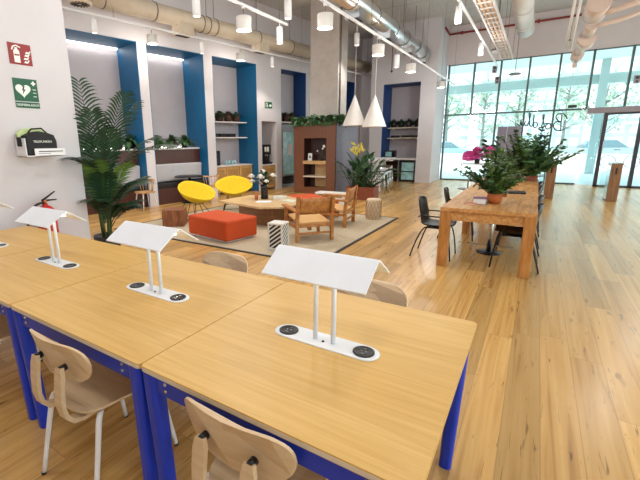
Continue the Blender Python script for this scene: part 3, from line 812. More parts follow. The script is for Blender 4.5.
# yellow shell chairs with wire legs
def yellow_chair(lbl, loc, rz):
    e = thing('shell_chair', lbl, 'chair', loc, rz, 'yellow shell chairs')
    T_ = math.radians(27)
    def sh(u, v):
        a = u*2*PI
        cx, cy = math.cos(a), math.sin(a)
        rim = 1/(abs(cx)**1.55+abs(cy)**1.9)**(1/1.7)
        x = .46*v*rim*cx; y = .41*v*rim*cy; z = .27*v**2.1-.10
        return Vector((x, y*math.cos(T_)+z*math.sin(T_), .47-y*math.sin(T_)+z*math.cos(T_)))
    b = MB(); b.grid(sh, 44, 10, .03); bmesh.ops.remove_doubles(b.bm, verts=b.bm.verts[:], dist=.0008); b.build('padded_shell', 'yellow', e)
    f = MB()
    for s in (-1, 1):
        f.tube([(s*.27, -.30, .008), (s*.27, .27, .008)], .008, 8); f.tube([(s*.27, -.30, .008), (s*.13, -.13, .42)], .008, 8); f.tube([(s*.27, .27, .008), (s*.13, .08, .32)], .008, 8)
        f.tube([(s*.27, -.02, .008), (s*.12, -.03, .36)], .007, 8)
    f.tube([(-.27, -.02, .008), (.27, -.02, .008)], .007, 8); f.tube([(-.13, -.13, .42), (.13, -.13, .42)], .007, 8); f.tube([(-.13, .08, .32), (.13, .08, .32)], .007, 8)
    f.build('wire_base', 'blackm', e)
    return e
yellow_chair('yellow shell chair beside the cherry wood block, facing the orange pouf', (-6.08, 6.0, RZ), math.radians(-92))
yellow_chair('yellow shell chair behind the coffee table in front of the louvred cabinet', (-6.08, 7.32, RZ), math.radians(-140))
e = thing('wood_block_stool', 'cherry wood block stool behind the palm-side desk lamp', 'stool', (-5.97, 5.30, RZ), math.radians(36))
MB().box((0, 0, .165), (.42, .42, .33), bev=.008).build('stool_block', 'stump', e)
b = MB()
for x in (-.16, -.02, .12): b.bx(x-.003, x+.003, -.2105, .2105, .01, .325)
b.build('joint_line', 'kiosk_in', e)

# slatted side stools
def stripe_stool():
    e = thing('side_stool', 'white side stool with black diagonal stripes beside the wooden lounge chair', 'stool', (-3.17, 4.84, RZ), math.radians(6))
    w, d, h = .25, .25, .42
    b = MB(); b.bx(-w/2, w/2, -d/2, d/2, h-.025, h, bev=.004); b.bx(-w/2, w/2, -d/2, d/2, 0, .03, bev=.004)
    for sx in (-1, 1):
        for sy in (-1, 1): b.box((sx*(w/2-.015), sy*(d/2-.015), h/2), (.02, .02, h-.03))
    for k in range(-2, 9):
        z0 = .0+k*.066
        for (fn) in (lambda x, z, y: (x, -d/2+.012+y, z), lambda x, z, y: (d/2-.012-y, x, z), lambda x, z, y: (x, d/2-.012-y, z), lambda x, z, y: (-d/2+.012+y, x, z)):
            x0, x1 = -w/2+.02, w/2-.02; sl = .75
            za, zb = z0, z0+(x1-x0)*sl
            pts = []
            lo, hi = .03, h-.025
            # clip strip to the opening
            def clipz(x): return z0+(x-x0)*sl
            N = 10; up = []; dn = []
            for i in range(N+1):
                x = x0+(x1-x0)*i/N; a = max(lo, min(hi, clipz(x))); c = max(lo, min(hi, clipz(x)+.027))
                if c-a > .002: up.append((x, c)); dn.append((x, a))
            if len(up) > 1: b.prism(dn+up[::-1], 0, .012, fn=fn)
    b.build('slatted_case', 'white_stool', e)
    MB().bx(-w/2+.02, w/2-.02, -d/2+.02, d/2-.02, .03, h-.03).build('dark_core', 'stool_dark', e)
stripe_stool()
e = thing('lattice_stool', 'beige woven drum stool on the far corner of the rug', 'stool', (-2.74, 7.86, RZ))
MB().lathe([(0, 0), (.15, 0), (.155, .02), (.155, .40), (.14, .42), (0, .42)], n=14).build('drum_body', 'beige_weave', e)
b = MB()
for k in range(14):
    for s in (-1, 1):
        b.tube([(.157*math.cos(2*PI*k/14+s*t*.9), .157*math.sin(2*PI*k/14+s*t*.9), .03+.36*t) for t in [i/6 for i in range(7)]], .003, 5)
b.build('lattice', 'slab_base', e)

# wooden lounge chairs
def lounge_chair(lbl, loc, rz):
    e = thing('lounge_chair', lbl, 'chair', loc, rz, 'wooden lounge chairs')     # faces +y
    w, d = .66, .64
    for sx in (-1, 1):
        MB().box((sx*(w/2-.025), d/2-.03, .26), (.05, .055, .52), bev=.008).build('leg', 'lounge_wood', e)
        MB().prism([(-.035, 0), (.03, 0), (.02, .36), (-.03, .74), (-.075, .76), (-.07, .70), (-.035, .36)], -.025, .025, fn=lambda y, z, x, sx=sx: (sx*(w/2-.025)+x, -d/2+.04+y, z), bev=.006).build('leg', 'lounge_wood', e)
        MB().prism([(-d/2-.02, .50), (d/2+.03, .52), (d/2+.05, .545), (-d/2, .535)], -.05, .05, fn=lambda y, z, x, sx=sx: (sx*(w/2-.015)+x, y, z), bev=.006).build('armrest', 'lounge_wood', e)
        MB().box((sx*(w/2-.03), 0, .24), (.03, d-.06, .05), bev=.005).build('side_rail', 'lounge_wood', e)
    b = MB(); b.grid(lambda u, v: Vector((-(w/2-.05)+(w-.1)*u, -d/2+.03-.03*math.sin(PI*u)-.02*v-.02*(v*v), .46+.26*v)), 8, 4, .022); b.build('backrest', 'lounge_wood', e)
    MB().box((0, .01, .335), (w-.11, d-.10, .035), rot=(math.radians(7), 0, 0), bev=.008).build('seat', 'tan_seat', e)
    b = MB(); b.box((0, -d/2+.03, .27), (w-.06, .03, .05), bev=.004); b.box((0, -d/2+.03, .14), (w-.06, .03, .035), bev=.004); b.box((0, d/2-.03, .27), (w-.06, .03, .06), bev=.004)
    b.box((0, -.05, .20), (.06, .05, .12)); b.build('stretcher', 'lounge_wood', e)
    return e
lounge_chair('wooden lounge chair with its back to the work tables, beside the striped stool', (-3.13, 5.72, RZ), math.radians(50))
lounge_chair('wooden lounge chair turned sideways in front of the planter box', (-3.22, 7.0, RZ), math.radians(97))

# low white bench boards beyond the lounge chair
e = thing('low_bench', 'low white two-board bench behind the lounge chairs, in front of the kiosk side', 'bench', (-4.25, 9.1, 0), math.radians(3))
b = MB(); b.bx(-.45, .45, -.16, .16, .30, .34, bev=.005); b.build('bench_board', 'white_stool', e)
b = MB(); b.bx(-.55, .35, -.36, -.2, .18, .22, bev=.005); b.build('step_board', 'white_stool', e)
for x in (-.4, .3):
    b = MB(); b.bx(x-.02, x+.02, -.34, .14, 0, .18); b.bx(x-.02, x+.02, -.14, .14, .18, .30); b.build('trestle', 'white_stool', e)
# ------------------------------------------------------------------ slatted kiosk around the column
KX0, KX1, KY0, KY1, KZ = -6.5, -5.03, 10.9, 12.6, 2.16
e = thing('slatted_kiosk', 'red-brown slatted shelf kiosk wrapped round the concrete column', 'kiosk', (KX0, KY0, 0))
KW, KD = KX1-KX0, KY1-KY0
b = MB(); ox0, ox1, oz0, oz1 = .36, 1.14, .20, 1.72
b.bx(0, ox0, 0, .5, 0, KZ); b.bx(ox1, KW, 0, .5, 0, KZ); b.bx(ox0, ox1, 0, .5, oz1, KZ); b.bx(ox0, ox1, 0, .5, 0, oz0); b.bx(0, .2, .5, KD, 0, KZ); b.bx(.2, KW-.02, 1.3, KD, 0, KZ)
b.build('slatted_carcass', 'kiosk', e)
b = MB(); b.bx(ox0, ox1, .40, .5, oz0, oz1); b.bx(ox0, ox0+.012, .02, .4, oz0, oz1); b.bx(ox1-.012, ox1, .02, .4, oz0, oz1); b.build('niche_lining', 'kiosk_in', e)
MB().bx(ox0+.22, ox1-.02, .36, .40, oz0, .93).build('oak_back', 'shelf_wood', e)
MB().bx(ox0-.02, ox1+.0, -.03, .4, .93, 1.03, bev=.004).build('shelf', 'shelf_wood', e)
MB().bx(ox0-.02, ox1+.0, -.02, .4, .52, .56, bev=.004).build('shelf', 'oak_edge', e)
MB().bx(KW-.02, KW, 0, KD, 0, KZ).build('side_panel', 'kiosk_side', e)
e = thing('photo_card', 'small white card with a dark print on the kiosk shelf', 'card', (KX0+.52, KY0+.12, 1.0305))
MB().box((0, 0, .115), (.14, .006, .23), rot=(-.12, 0, 0)).build('card_sheet', 'paper', e)
b = MB(); b.box((-.015, -.006, .12), (.028, .004, .07), rot=(-.12, 0, 0)); b.box((.025, -.006, .115), (.028, .004, .07), rot=(-.12, 0, 0)); b.build('card_print', 'black', e)
MB().box((0, .04, .05), (.05, .06, .1), rot=(.3, 0, 0)).build('card_prop', 'paper', e)
e = thing('orchid', 'thin-stemmed white orchid standing on the kiosk shelf', 'plant', (KX0+.92, KY0+.16, 1.0305))
MB().lathe([(0, 0), (.03, 0), (.036, .06), (0, .06)], n=14).build('plant_pot', 'pot_dark', e)
b = MB(); b.tube([(0, 0, .05), (.0, 0, .25), (.02, -.01, .38), (.09, -.03, .43)], .004, 6); b.tube([(0, 0, .05), (-.06, 0, .2), (-.14, -.02, .29)], .004, 6); b.build('flower_stalk', 'stem', e)
for (x, y, z, r) in [(.09, -.04, .44, .055), (.04, -.03, .37, .035), (-.14, -.03, .3, .03)]:
    b = MB()
    for j in range(6):
        a = j*PI/3; b.leaf((x, y, z), (math.cos(a), -.35, math.sin(a)), (0, -1, 0), r, r*.9, 0, 3, .2)
    b.build('flower_head', 'flower_w', e)
e = thing('planter_trough', 'long trough of trailing greenery on top of the kiosk', 'plant', (KX0+.74, KY0+.2, KZ))
MB().bx(-.68, .70, -.14, .16, .0, .07).build('trough', 'pot_brown', e)
b = bush(620, .86, .24, .22, .14, .085, .2)
for k in range(60):
    x = random.uniform(-.75, .78); L_ = random.uniform(.02, .1)
    b.leaf((x, -.19, .03), (random.gauss(0, .3), -.6, -.6), (0, 0, 1), .11, .06, .4, 3)
b.build('foliage', 'leaf_mid', e)
b = bush(300, .2, .6, .2, .14, .085, .2)
for f in b.bm.verts: f.co += Vector((.78, .65, 0))
b.build('side_foliage', 'leaf_dark', e)

# ------------------------------------------------------------------ niche contents (niche frame)
def nth(name, label, cat, s, off, z, group=None, rz=0): return thing(name, label, cat, NP(s, off, z), TH+rz, group)
GS = 1.0
def shelf_plant(i, lbl, s, off, z, r=.065, h=.12, pot='pot_dark', leafm='leaf_dark', n=38, ll=.12, grp=None, sz=.16, place=None):
    e = nth('potted_plant', lbl, 'plant', s, off, z, grp) if place is None else thing('potted_plant', lbl, 'plant', place, 0, grp)
    MB().lathe([(0, 0), (r*.75, 0), (r, h), (r*.88, h), (r*.85, h*.85), (0, h*.85)], n=18).build('plant_pot', pot, e)
    b = MB()
    for k in range(n):
        az = random.uniform(0, 2*PI); el = random.uniform(-.1, 1.45)
        b.leaf((0, 0, h*.9), (math.cos(az)*math.cos(el), math.sin(az)*math.cos(el), math.sin(el)), (0, 0, 1), ll*random.uniform(.9, 1.9)*sz/.12, .075, .6, 4, .25)
    b.build('foliage', leafm, e); e.scale = (GS, GS, GS); return e
# niches 1 and 2: banquette bays with lit shelf
for k, (a, b_, d) in enumerate(NICHES[:2]):
    nm = 'first bay, behind the palm' if k == 0 else 'second bay, behind the round black table'
    # glowing strip in the upper corner
    e = nth('led_strip', 'glowing strip light at the top of the %s' % ('recess behind the palm' if k == 0 else 'second blue recess'), 'light', (a+b_)/2, d-.05, ZN-.055, 'recess strip lights')
    L_ = (b_-a)/2-.03
    MB().bx(-L_, L_, -.02, .045, .012, .038).build('diffuser', 'led', e)
    MB().bx(-L_, L_, -.026, .049, .038, .0395).build('housing', 'white_metal', e)
    e = nth('wall_shelf', 'white plant shelf in the %s' % nm, 'shelf', (a+b_)/2, d, 1.46, 'lit plant shelves')
    MB().bx(-L_, L_, -.62, 0, 0, .04, bev=.004).build('shelf_board', 'counter', e)
    MB().bx(-L_, L_, -.05, -.02, .041, .07).build('light_strip', 'led', e)
    e = nth('banquette', 'built-in banquette, grey back and black seat, in the %s' % nm, 'bench', (a+b_)/2, d, 0, 'banquettes')
    MB().bx(-L_, L_, -.60, 0, 1.04, 1.459).build('panelled_back', 'dark_wood', e)
    MB().box((0, -.60, .83), (2*L_, .12, .48), rot=(.1, 0, 0), bev=.03).build('back_cushion', 'cushion', e)
    MB().bx(-L_, L_, -.92, -.5, .44, .56, bev=.03).build('seat_cushion', 'seat_dark', e)
    MB().bx(-L_, L_, -.88, 0, 0, .44).build('seat_base', 'dark_wood', e)
    names = ['end of the row nearest the sign wall', 'second', 'third', 'last, by the blue side']
    npl = 5 if k == 0 else 3; GS = 1.4
    for j in range(npl):
        s = (a+.28+j*.34) if k == 0 else (a+.42+j*.46)
        l = ['potted plant on the lit shelf behind the palm, %s from the sign wall' % o for o in ('first', 'second', 'third', 'fourth', 'fifth')][j] if k == 0 else \
            ['potted plant on the second lit shelf, next to the white pier', 'potted plant in the middle of the second lit shelf', 'potted plant on the second lit shelf, beside the blue side wall'][j]
        shelf_plant(j, l, s, d-.42, 1.5005, .09, .15, 'pot_dark', 'leaf_mid', 60, .15, 'plants on the lit shelves', .14)
e = nth('power_box', 'small white socket box on the banquette base below the yellow chair', 'socket', .25, .095, .22)
MB().bx(-.07, .07, -.03, 0, 0, .1, bev=.005).build('box_shell', 'white_metal', e)
b = MB(); b.bx(-.045, -.01, -.032, -.03, .03, .07); b.bx(.01, .045, -.032, -.03, .03, .07); b.build('socket_face', 'cushion', e)

GS = 1.25
# round black table and spindle chairs in front of the banquettes
e = thing('round_table', 'round black table in front of the second banquette', 'table', NP(-.05, -.16, 0))
MB().lathe([(0, .715), (.40, .715), (.405, .73), (.40, .742), (0, .742)], n=32).build('table_top', 'black', e)
MB().cyl((0, 0, .02), (0, 0, .715), .035, n=14).build('pedestal', 'blackm', e)
MB().lathe([(0, 0), (.25, 0), (.25, .012), (.05, .03), (0, .03)], n=28).build('pedestal_foot', 'blackm', e)
def spindle_chair(lbl, loc, rz, legm):
    e = thing('spindle_chair', lbl, 'chair', loc, rz, 'spindle-back chairs')
    MB().prism(rrect(.44, .42, .1), .43, .46, bev=.006).build('seat', 'wood_light', e)
    pts = [(.27*math.cos(a), .0+.23*math.sin(a)*1.0, .74) for a in [PI+PI*i/14 for i in range(15)]]
    MB().tube(pts, .017, 8).build('back_rail', 'wood_light', e)
    for a in [PI+PI*i/9 for i in range(10)]:
        MB().tube([(.19*math.cos(a), .18*math.sin(a), .455), (.265*math.cos(a), .225*math.sin(a), .735)], .008, 6).build('spindle', 'wood_light', e)
    for sx in (-1, 1):
        for sy in (-1, 1): MB().tube([(sx*.15, sy*.14, .435), (sx*.21, sy*.2, 0)], [.016, .011], 8).build('leg', legm, e)
spindle_chair('spindle-back wooden chair with white legs between the palm and the white pier', NP(-1.50, -.30, 0), TH+PI/2, 'white_metal')
spindle_chair('spindle-back wooden chair at the round black table behind the yellow shell chair', NP(.30, -.62, 0), TH+.15, 'wood_light')

# niche 3: sideboard with louvred doors, two shelves
a, b_, d = NICHES[2]; mid = (a+b_)/2; hw = (b_-a)/2-.02
e = nth('sideboard', 'built-in oak sideboard with louvred doors under a white worktop', 'cabinet', mid, 0, 0)
MB().bx(-hw, hw, .30, d-.01, .08, .88).build('carcass', 'cab_frame', e)
MB().bx(-hw, hw, .26, d-.01, .88, .92, bev=.004).build('worktop', 'counter', e)
MB().bx(-hw, hw, .34, d-.01, 0, .08).build('plinth', 'pot_dark', e)
for i in range(3):
    x0 = -hw+2*hw*i/3+.01; x1 = -hw+2*hw*(i+1)/3-.01
    dr = MB().bx(x0, x1, .278, .30, .10, .86, bev=.004).build('door', 'cab_frame', e)
    MB().bx(x0+.07, x1-.07, .272, .279, .17, .79).build('louvre_panel', 'cab_wood', dr)
    MB().cyl((x1-.03, .278, .62), (x1-.03, .255, .62), .010, n=10).build('knob', 'blackm', dr)
SH = [('upper', 2.24), ('lower', 1.76)]
for nm, z in SH:
    e = nth('wall_shelf', 'white %s shelf above the oak sideboard' % nm, 'shelf', mid-.05, d, z, 'shelves over the sideboard')
    MB().bx(-hw, hw, -.5, 0, 0, .035, bev=.004).build('shelf_board', 'counter', e)
    b = MB()
    for x in (-.5, .5): b.bx(x-.01, x+.01, -.3, 0, -.05, 0)
    b.build('shelf_bracket', 'white_metal', e)
for j, s in enumerate([1.42, 1.78, 2.14, 2.48]):
    shelf_plant(j, ['brown pot plant on the upper shelf by the coffee bar, first from the white pier', 'brown pot plant on the upper shelf over the sideboard, second from the pier', 'brown pot plant with trailing leaves, third on the upper shelf over the sideboard', 'pot plant on the upper sideboard shelf, beside the blue wall'][j], s, d-.28, 2.2755, .115, .2, 'pot_brown', 'leaf_dark', 42, .12, 'pots over the sideboard', .13)
for j, s in enumerate([1.5, 1.85, 2.2]):
    e = nth('storage_box', ['low black box on the lower sideboard shelf, next to the white pier', 'low black box in the middle of the lower sideboard shelf', 'low black box on the lower sideboard shelf toward the blue wall'][j], 'box', s, d-.27, 1.7955, 'low black boxes over the sideboard')
    MB().bx(-.15, .15, -.12, .12, 0, .09, bev=.006).build('box_shell', 'black', e); MB().bx(-.155, .155, -.125, .125, .09, .11, bev=.004).build('box_lid', 'blackm', e)
e = nth('loudspeaker', 'tall black speaker box on the oak sideboard', 'speaker', 1.42, .55, .9205)
MB().box((0, 0, .23), (.30, .26, .46), bev=.012).build('speaker_case', 'black', e)
b = MB(); b.cyl((0, -.131, .15), (0, -.136, .15), .09, n=24); b.cyl((0, -.131, .34), (0, -.136, .34), .05, n=20); b.build('speaker_cone', 'laptop', e)
for j in range(4):
    e = nth('drinking_glass', ['clear glass on the sideboard, next to the black speaker', 'clear glass on the sideboard, second from the speaker', 'clear glass on the sideboard, third from the speaker', 'clear glass on the sideboard, furthest from the speaker'][j], 'glass', 1.95+.13*j, .6, .9205, 'glasses on the sideboard')
    MB().lathe([(0, 0), (.03, 0), (.04, .12), (.037, .12), (.028, .006), (0, .006)], n=16).build('glass_wall', 'fridge_glass', e)

# coffee nook
e = nth('coffee_counter', 'narrow oak cupboard under the coffee machine', 'cabinet', 3.385, 0, 0)
MB().bx(-.345, .345, .06, .69, .06, .84).build('carcass', 'cab_frame', e); MB().bx(-.35, .35, .02, .69, .84, .88, bev=.004).build('worktop', 'counter', e)
dr = MB().bx(-.33, .33, .04, .06, .08, .82, bev=.003).build('door', 'cab_frame', e); MB().bx(-.25, .25, .034, .041, .16, .74).build('louvre_panel', 'cab_wood', dr); MB().cyl((.29, .04, .6), (.29, .015, .6), .01, n=10).build('knob', 'blackm', dr)
e = nth('coffee_machine', 'black coffee machine with a lit white panel in the nook', 'coffee machine', 3.44, .36, .8805)
MB().bx(-.24, .24, -.08, .24, 0, .62, bev=.015).build('machine_body', 'black', e)
MB().bx(-.22, .22, -.24, -.08, .0, .07, bev=.008).build('drip_tray', 'blackm', e)
MB().bx(-.22, .24, -.16, -.08, .34, .66, bev=.01).build('brew_head', 'black', e)
b = MB(); b.bx(-.09, .0, -.166, -.16, .42, .58); b.bx(.03, .12, -.166, -.16, .42, .58); b.build('display_panel', 'sign_white', e)
b = MB(); b.cyl((.0, -.12, .34), (.0, -.12, .27), .025, n=12); b.cyl((.08, -.12, .34), (.08, -.12, .27), .02, n=12); b.build('spout', 'chrome', e)
e = nth('bean_hopper', 'tall black grinder standing beside the coffee machine', 'coffee grinder', 3.11, .40, .8805)
MB().bx(-.06, .06, -.16, .2, 0, .55, bev=.012).build('grinder_body', 'black', e); MB().lathe([(.05, .55), (.06, .60), (.06, .86), (.05, .88), (0, .88)], n=18).build('hopper', 'vase', e)

# tall drinks cooler and shelf over it (niche 4)
a, b_, d = NICHES[3]
e = nth('drinks_cooler', 'tall glass-door drinks cooler between the white pier and the slatted kiosk', 'fridge', 4.42, .02, 0)
b = MB(); b.bx(-.36, .36, .04, d-.02, 0, .12); b.bx(-.36, -.32, .04, d-.02, .12, 2.2); b.bx(.32, .36, .04, d-.02, .12, 2.2); b.bx(-.32, .32, .04, d-.02, 2.02, 2.2); b.bx(-.32, .32, d-.06, d-.02, .12, 2.02); b.build('cabinet_body', 'fridge_body', e)
dr = MB(); dr.bx(-.36, -.30, 0, .04, .42, 2.02); dr.bx(.30, .36, 0, .04, .42, 2.02); dr.bx(-.30, .30, 0, .04, .42, .48); dr.bx(-.30, .30, 0, .04, 1.96, 2.02)
dr = dr.build('door', 'fridge_body', e); MB().bx(-.30, .30, .015, .025, .48, 1.96).build('door_glass', 'fridge_glass', dr); MB().tube([(-.33, -.02, .9), (-.33, -.045, .95), (-.33, -.045, 1.45), (-.33, -.02, 1.5)], .012, 8).build('handle', 'chrome', dr)
b = MB()
for z in (.16, .21, .26, .31, .36): b.bx(-.30, .30, .03, .045, z, z+.018)
b.build('base_grille', 'grille', e)
b = MB(); b.bx(-.05, .22, .012, .014, 1.15, 1.55); b.build('door_poster', 'paper', e)
e = nth('wall_shelf', 'white shelf above the drinks cooler', 'shelf', (a+b_)/2, d, 2.28)
MB().bx(-.66, .66, -.5, 0, 0, .04, bev=.004).build('shelf_board', 'counter', e); b = MB(); b.bx(-.5, -.48, -.4, 0, -.05, 0); b.bx(.48, .5, -.4, 0, -.05, 0); b.build('shelf_bracket', 'white_metal', e)
for j, s in enumerate([4.25, 4.6, 4.95]):
    shelf_plant(j, ['brown pot plant above the drinks cooler, beside the white pier', 'brown pot plant above the drinks cooler, middle one', 'leafy pot plant above the drinks cooler, nearest the kiosk'][j], s, d-.25, 2.3205, .12, .22, 'pot_brown', 'leaf_dark' if j < 2 else 'leaf_mid', 42, .12, 'pots above the drinks cooler', .13)
# exit sign on the pier
e = nth('exit_sign', 'small green exit sign with running figure on the pier above the coffee nook', 'sign', 3.37, -.012, 2.72)
MB().bx(-.17, .17, 0, .012, 0, .2, bev=.003).build('sign_plate', 'sign_green', e)
b = MB(); b.bx(-.14, -.115, -.003, 0, .03, .17); b.bx(-.14, -.05, -.003, 0, .15, .17)
b.prism([(.02, .08), (.08, .15), (.08, .12), (.14, .12), (.14, .06), (.08, .06), (.08, .03)], -.003, 0, fn=lambda x, z, y: (x, y, z))
b.cyl((-.06, 0, .135), (-.06, -.003, .135), .013, n=10); b.prism([(-.09, .03), (-.06, .07), (-.085, .11), (-.06, .125), (-.03, .09), (-.01, .085), (-.03, .075), (-.04, .06), (-.02, .03), (-.035, .03), (-.055, .05), (-.075, .03)], -.003, 0, fn=lambda x, z, y: (x, y, z))
b.build('pictogram', 'sign_white', e)
# ------------------------------------------------------------------ far niche in the back wall
def sh_(lbl, z):
    e = thing('wall_shelf', lbl, 'shelf', (-4.54, 16.6, z), 0, 'shelves in the far recess')
    MB().bx(-.66, .66, -.42, 0, 0, .04, bev=.004).build('shelf_board', 'oak_edge', e)
    b = MB(); b.bx(-.5, -.48, -.3, 0, -.05, 0); b.bx(.48, .5, -.3, 0, -.05, 0); b.build('shelf_bracket', 'white_metal', e)
sh_('upper shelf with pot plants in the far blue-sided recess', 2.08); sh_('lower shelf with dark trays in the far blue-sided recess', 1.68)
for j, x in enumerate([-5.02, -4.72, -4.42, -4.08]):
    shelf_plant(j, ['dark pot plant in the far recess, against the blue side', 'dark pot plant in the far recess, second from the blue side', 'dark pot plant in the far recess, third from the blue side', 'dark pot plant in the far recess, beside the bare pier'][j], 0, 0, 0, .10, .2, 'pot_dark', 'leaf_dark', 40, .12, 'pots in the far recess', .12, place=(x, 16.4, 2.1205))
for j, x in enumerate([-4.92, -4.50, -4.10]):
    e = thing('tray', ['flat black tray on the far lower shelf, against the blue side', 'flat black tray on the far lower shelf, middle one', 'flat black tray on the far lower shelf, beside the bare pier'][j], 'tray', (x, 16.4, 1.7205), 0, 'black trays in the far recess')
    MB().bx(-.16, .16, -.1, .1, 0, .012).build('tray_floor', 'black', e)
    b = MB(); b.bx(-.17, .17, -.11, -.1, 0, .09); b.bx(-.17, .17, .1, .11, 0, .09); b.bx(-.17, -.16, -.1, .1, 0, .09); b.bx(.16, .17, -.1, .1, 0, .09); b.build('tray_rim', 'black', e)
e = thing('serving_counter', 'white-topped serving counter standing in the far recess', 'counter', (-4.54, 16.1, 0))
MB().bx(-.67, .67, -.42, .5, .86, .92, bev=.004).build('worktop', 'counter', e)
MB().bx(-.67, .67, .3, .45, .06, .86).build('back_board', 'kiosk_in', e)
for x in (-.655, -.01, .655): MB().bx(x-.015, x+.015, -.38, .45, 0, .86).build('upright', 'fridge_body', e)
e = thing('bar_fridge', 'small glass-door bar fridge under the far counter', 'fridge', (-4.20, 16.05, 0))
b = MB(); b.bx(-.29, .29, -.22, .22, 0, .06); b.bx(-.29, -.25, -.22, .22, .06, .82); b.bx(.25, .29, -.22, .22, .06, .82); b.bx(-.25, .25, -.22, .22, .77, .82); b.bx(-.25, .25, .18, .22, .06, .77); b.build('cabinet_body', 'black', e)
dr = MB(); dr.bx(-.29, -.24, -.26, -.22, .02, .82); dr.bx(.24, .29, -.26, -.22, .02, .82); dr.bx(-.24, .24, -.26, -.22, .02, .08); dr.bx(-.24, .24, -.26, -.22, .76, .82); dr.bx(-.24, .24, -.26, -.22, .38, .42)
dr = dr.build('door', 'black', e); MB().bx(-.24, .24, -.245, -.235, .08, .76).build('door_glass', 'fridge_glass', dr)
e = thing('drinks_crate', 'dark wooden crate unit under the far counter, beside the bar fridge', 'crate', (-4.87, 16.05, 0))
b = MB(); b.bx(-.3, .3, -.22, .22, 0, .04); b.bx(-.3, -.27, -.22, .22, .04, .8); b.bx(.27, .3, -.22, .22, .04, .8); b.bx(-.3, .3, -.22, .22, .77, .8); b.bx(-.27, .27, .18, .22, .04, .77); b.bx(-.27, .27, -.2, .18, .4, .42); b.build('crate_case', 'dark_wood', e)
e = thing('toaster', 'small dark toaster oven on the far counter', 'toaster', (-4.95, 15.95, .9205))
MB().bx(-.2, .2, -.14, .16, .015, .3, bev=.02).build('oven_body', 'blackm', e); MB().bx(-.16, .08, -.145, -.139, .06, .25).build('oven_door', 'fridge_glass', e); MB().bx(-.18, .18, -.12, .14, 0, .015).build('rubber_feet', 'black', e)

# white bar table with the metal stools, planter of big leaves
e = thing('bar_table', 'white-topped high bar table behind the big planter', 'table', (-4.35, 13.0, 0), math.radians(12))
MB().bx(-.32, .42, -.75, .95, .98, 1.03, bev=.006).build('table_top', 'counter', e)
for y in (-.55, .75): MB().bx(-.06, .08, y-.05, y+.05, 0, .98).build('pedestal', 'white_metal', e)
st = None
for i, (x, y) in enumerate([(-3.98, 12.0), (-4.12, 12.75), (-4.30, 13.5)]):
    l = ['low grey metal stool nearest the planter', 'low grey metal stool, middle one beside the white bar table', 'low grey metal stool furthest along the white bar table'][i]
    if st is None:
        st = e = thing('metal_stool', l, 'stool', (x, y, 0), 0, 'metal stools at the bar table')
        MB().prism(rrect(.34, .34, .05), .60, .64, bev=.008).build('seat', 'galv', e)
        MB().grid(lambda u, v: Vector((-.15+.3*u, .15+.02*math.sin(PI*u), .64+.14*v)), 6, 2, .012).build('backrest', 'galv', e)
        for sx in (-1, 1):
            for sy in (-1, 1): MB().tube([(sx*.14, sy*.14, .6), (sx*.19, sy*.19, 0)], [.022, .016], 8).build('leg', 'galv', e)
        b = MB(); b.tube([(-.17, -.17, .22), (.17, -.17, .22), (.17, .17, .22), (-.17, .17, .22)], .01, 6, closed=True); b.build('foot_ring', 'galv', e)
    else: dup(st, l, (x, y, 0), 0)
e = thing('planter_box', 'terracotta-coloured planter box with tall paddle-leaved plants', 'plant', (-4.05, 10.55, 0), math.radians(4))
b = MB(); b.bx(-.38, .42, -.25, -.2, 0, .36); b.bx(-.38, .42, .2, .25, 0, .36); b.bx(-.38, -.33, -.2, .2, 0, .36); b.bx(.37, .42, -.2, .2, 0, .36); b.build('box_walls', 'terra_dark', e)
MB().bx(-.33, .37, -.2, .2, .0, .32).build('soil', 'pot_dark', e)
def paddle(t): return math.sin(PI*min(1, max(0, t)**.8))**.7 if 0 < t < 1 else .02
for half in range(2):
    b = MB()
    for k in range(52):
        az = random.uniform(0, 2*PI); el = random.uniform(.5, 1.5); ln = random.uniform(.3, .85)
        d = Vector((math.cos(az)*math.cos(el), math.sin(az)*math.cos(el)*.7, math.sin(el)))
        p = Vector((random.uniform(-.3, .32), random.uniform(-.15, .15), .32))
        b.tube([p, p+d*ln*.6, p+d*ln], [.009, .007, .005], 5)
        q = Vector((d.x*1.6, d.y*1.6, d.z*.8)).normalized()
        b.leaf(p+d*ln, q, (0, 0, 1), random.uniform(.28, .48), random.uniform(.09, .16), .35, 6, .3, paddle)
    b.build('paddle_foliage', 'leaf_dark' if half else 'leaf_mid', e)
b = MB()
for k in range(24):
    p = Vector((-.15+random.uniform(-.18, .14), random.uniform(-.1, .1), 1.22+random.uniform(0, .3)))
    b.leaf(p, (random.gauss(0, .6), random.gauss(0, .5), 1), (0, 1, 0), .14, .05, .1, 3, .3)
b.build('yellow_bracts', 'flower_y', e)

# white cone pendants over the planter
cone = None
for i, (x, y, z) in enumerate([(-4.32, 10.5, 2.03), (-3.75, 10.5, 1.98)]):
    l = ['white cone pendant beside the slatted kiosk, seen over its greenery', 'white cone pendant over the planter, in front of the far recess'][i]
    if cone is None:
        cone = e = thing('cone_pendant', l, 'lamp', (x, y, z), 0, 'white cone pendants')
        MB().lathe([(.325, 0), (.32, .012), (.014, .80), (.010, .81), (.006, .80), (.30, .012), (.325, 0)], n=36, cap=False).build('cone_shade', 'drum', e)
        MB().cyl((0, 0, .80), (0, 0, ZC-2.03), .005, n=6).build('cord', 'drum', e)
        MB().sphere((0, 0, .22), .06, 14).build('bulb', 'bulb', e)
    else: dup(cone, l, (x, y, z))

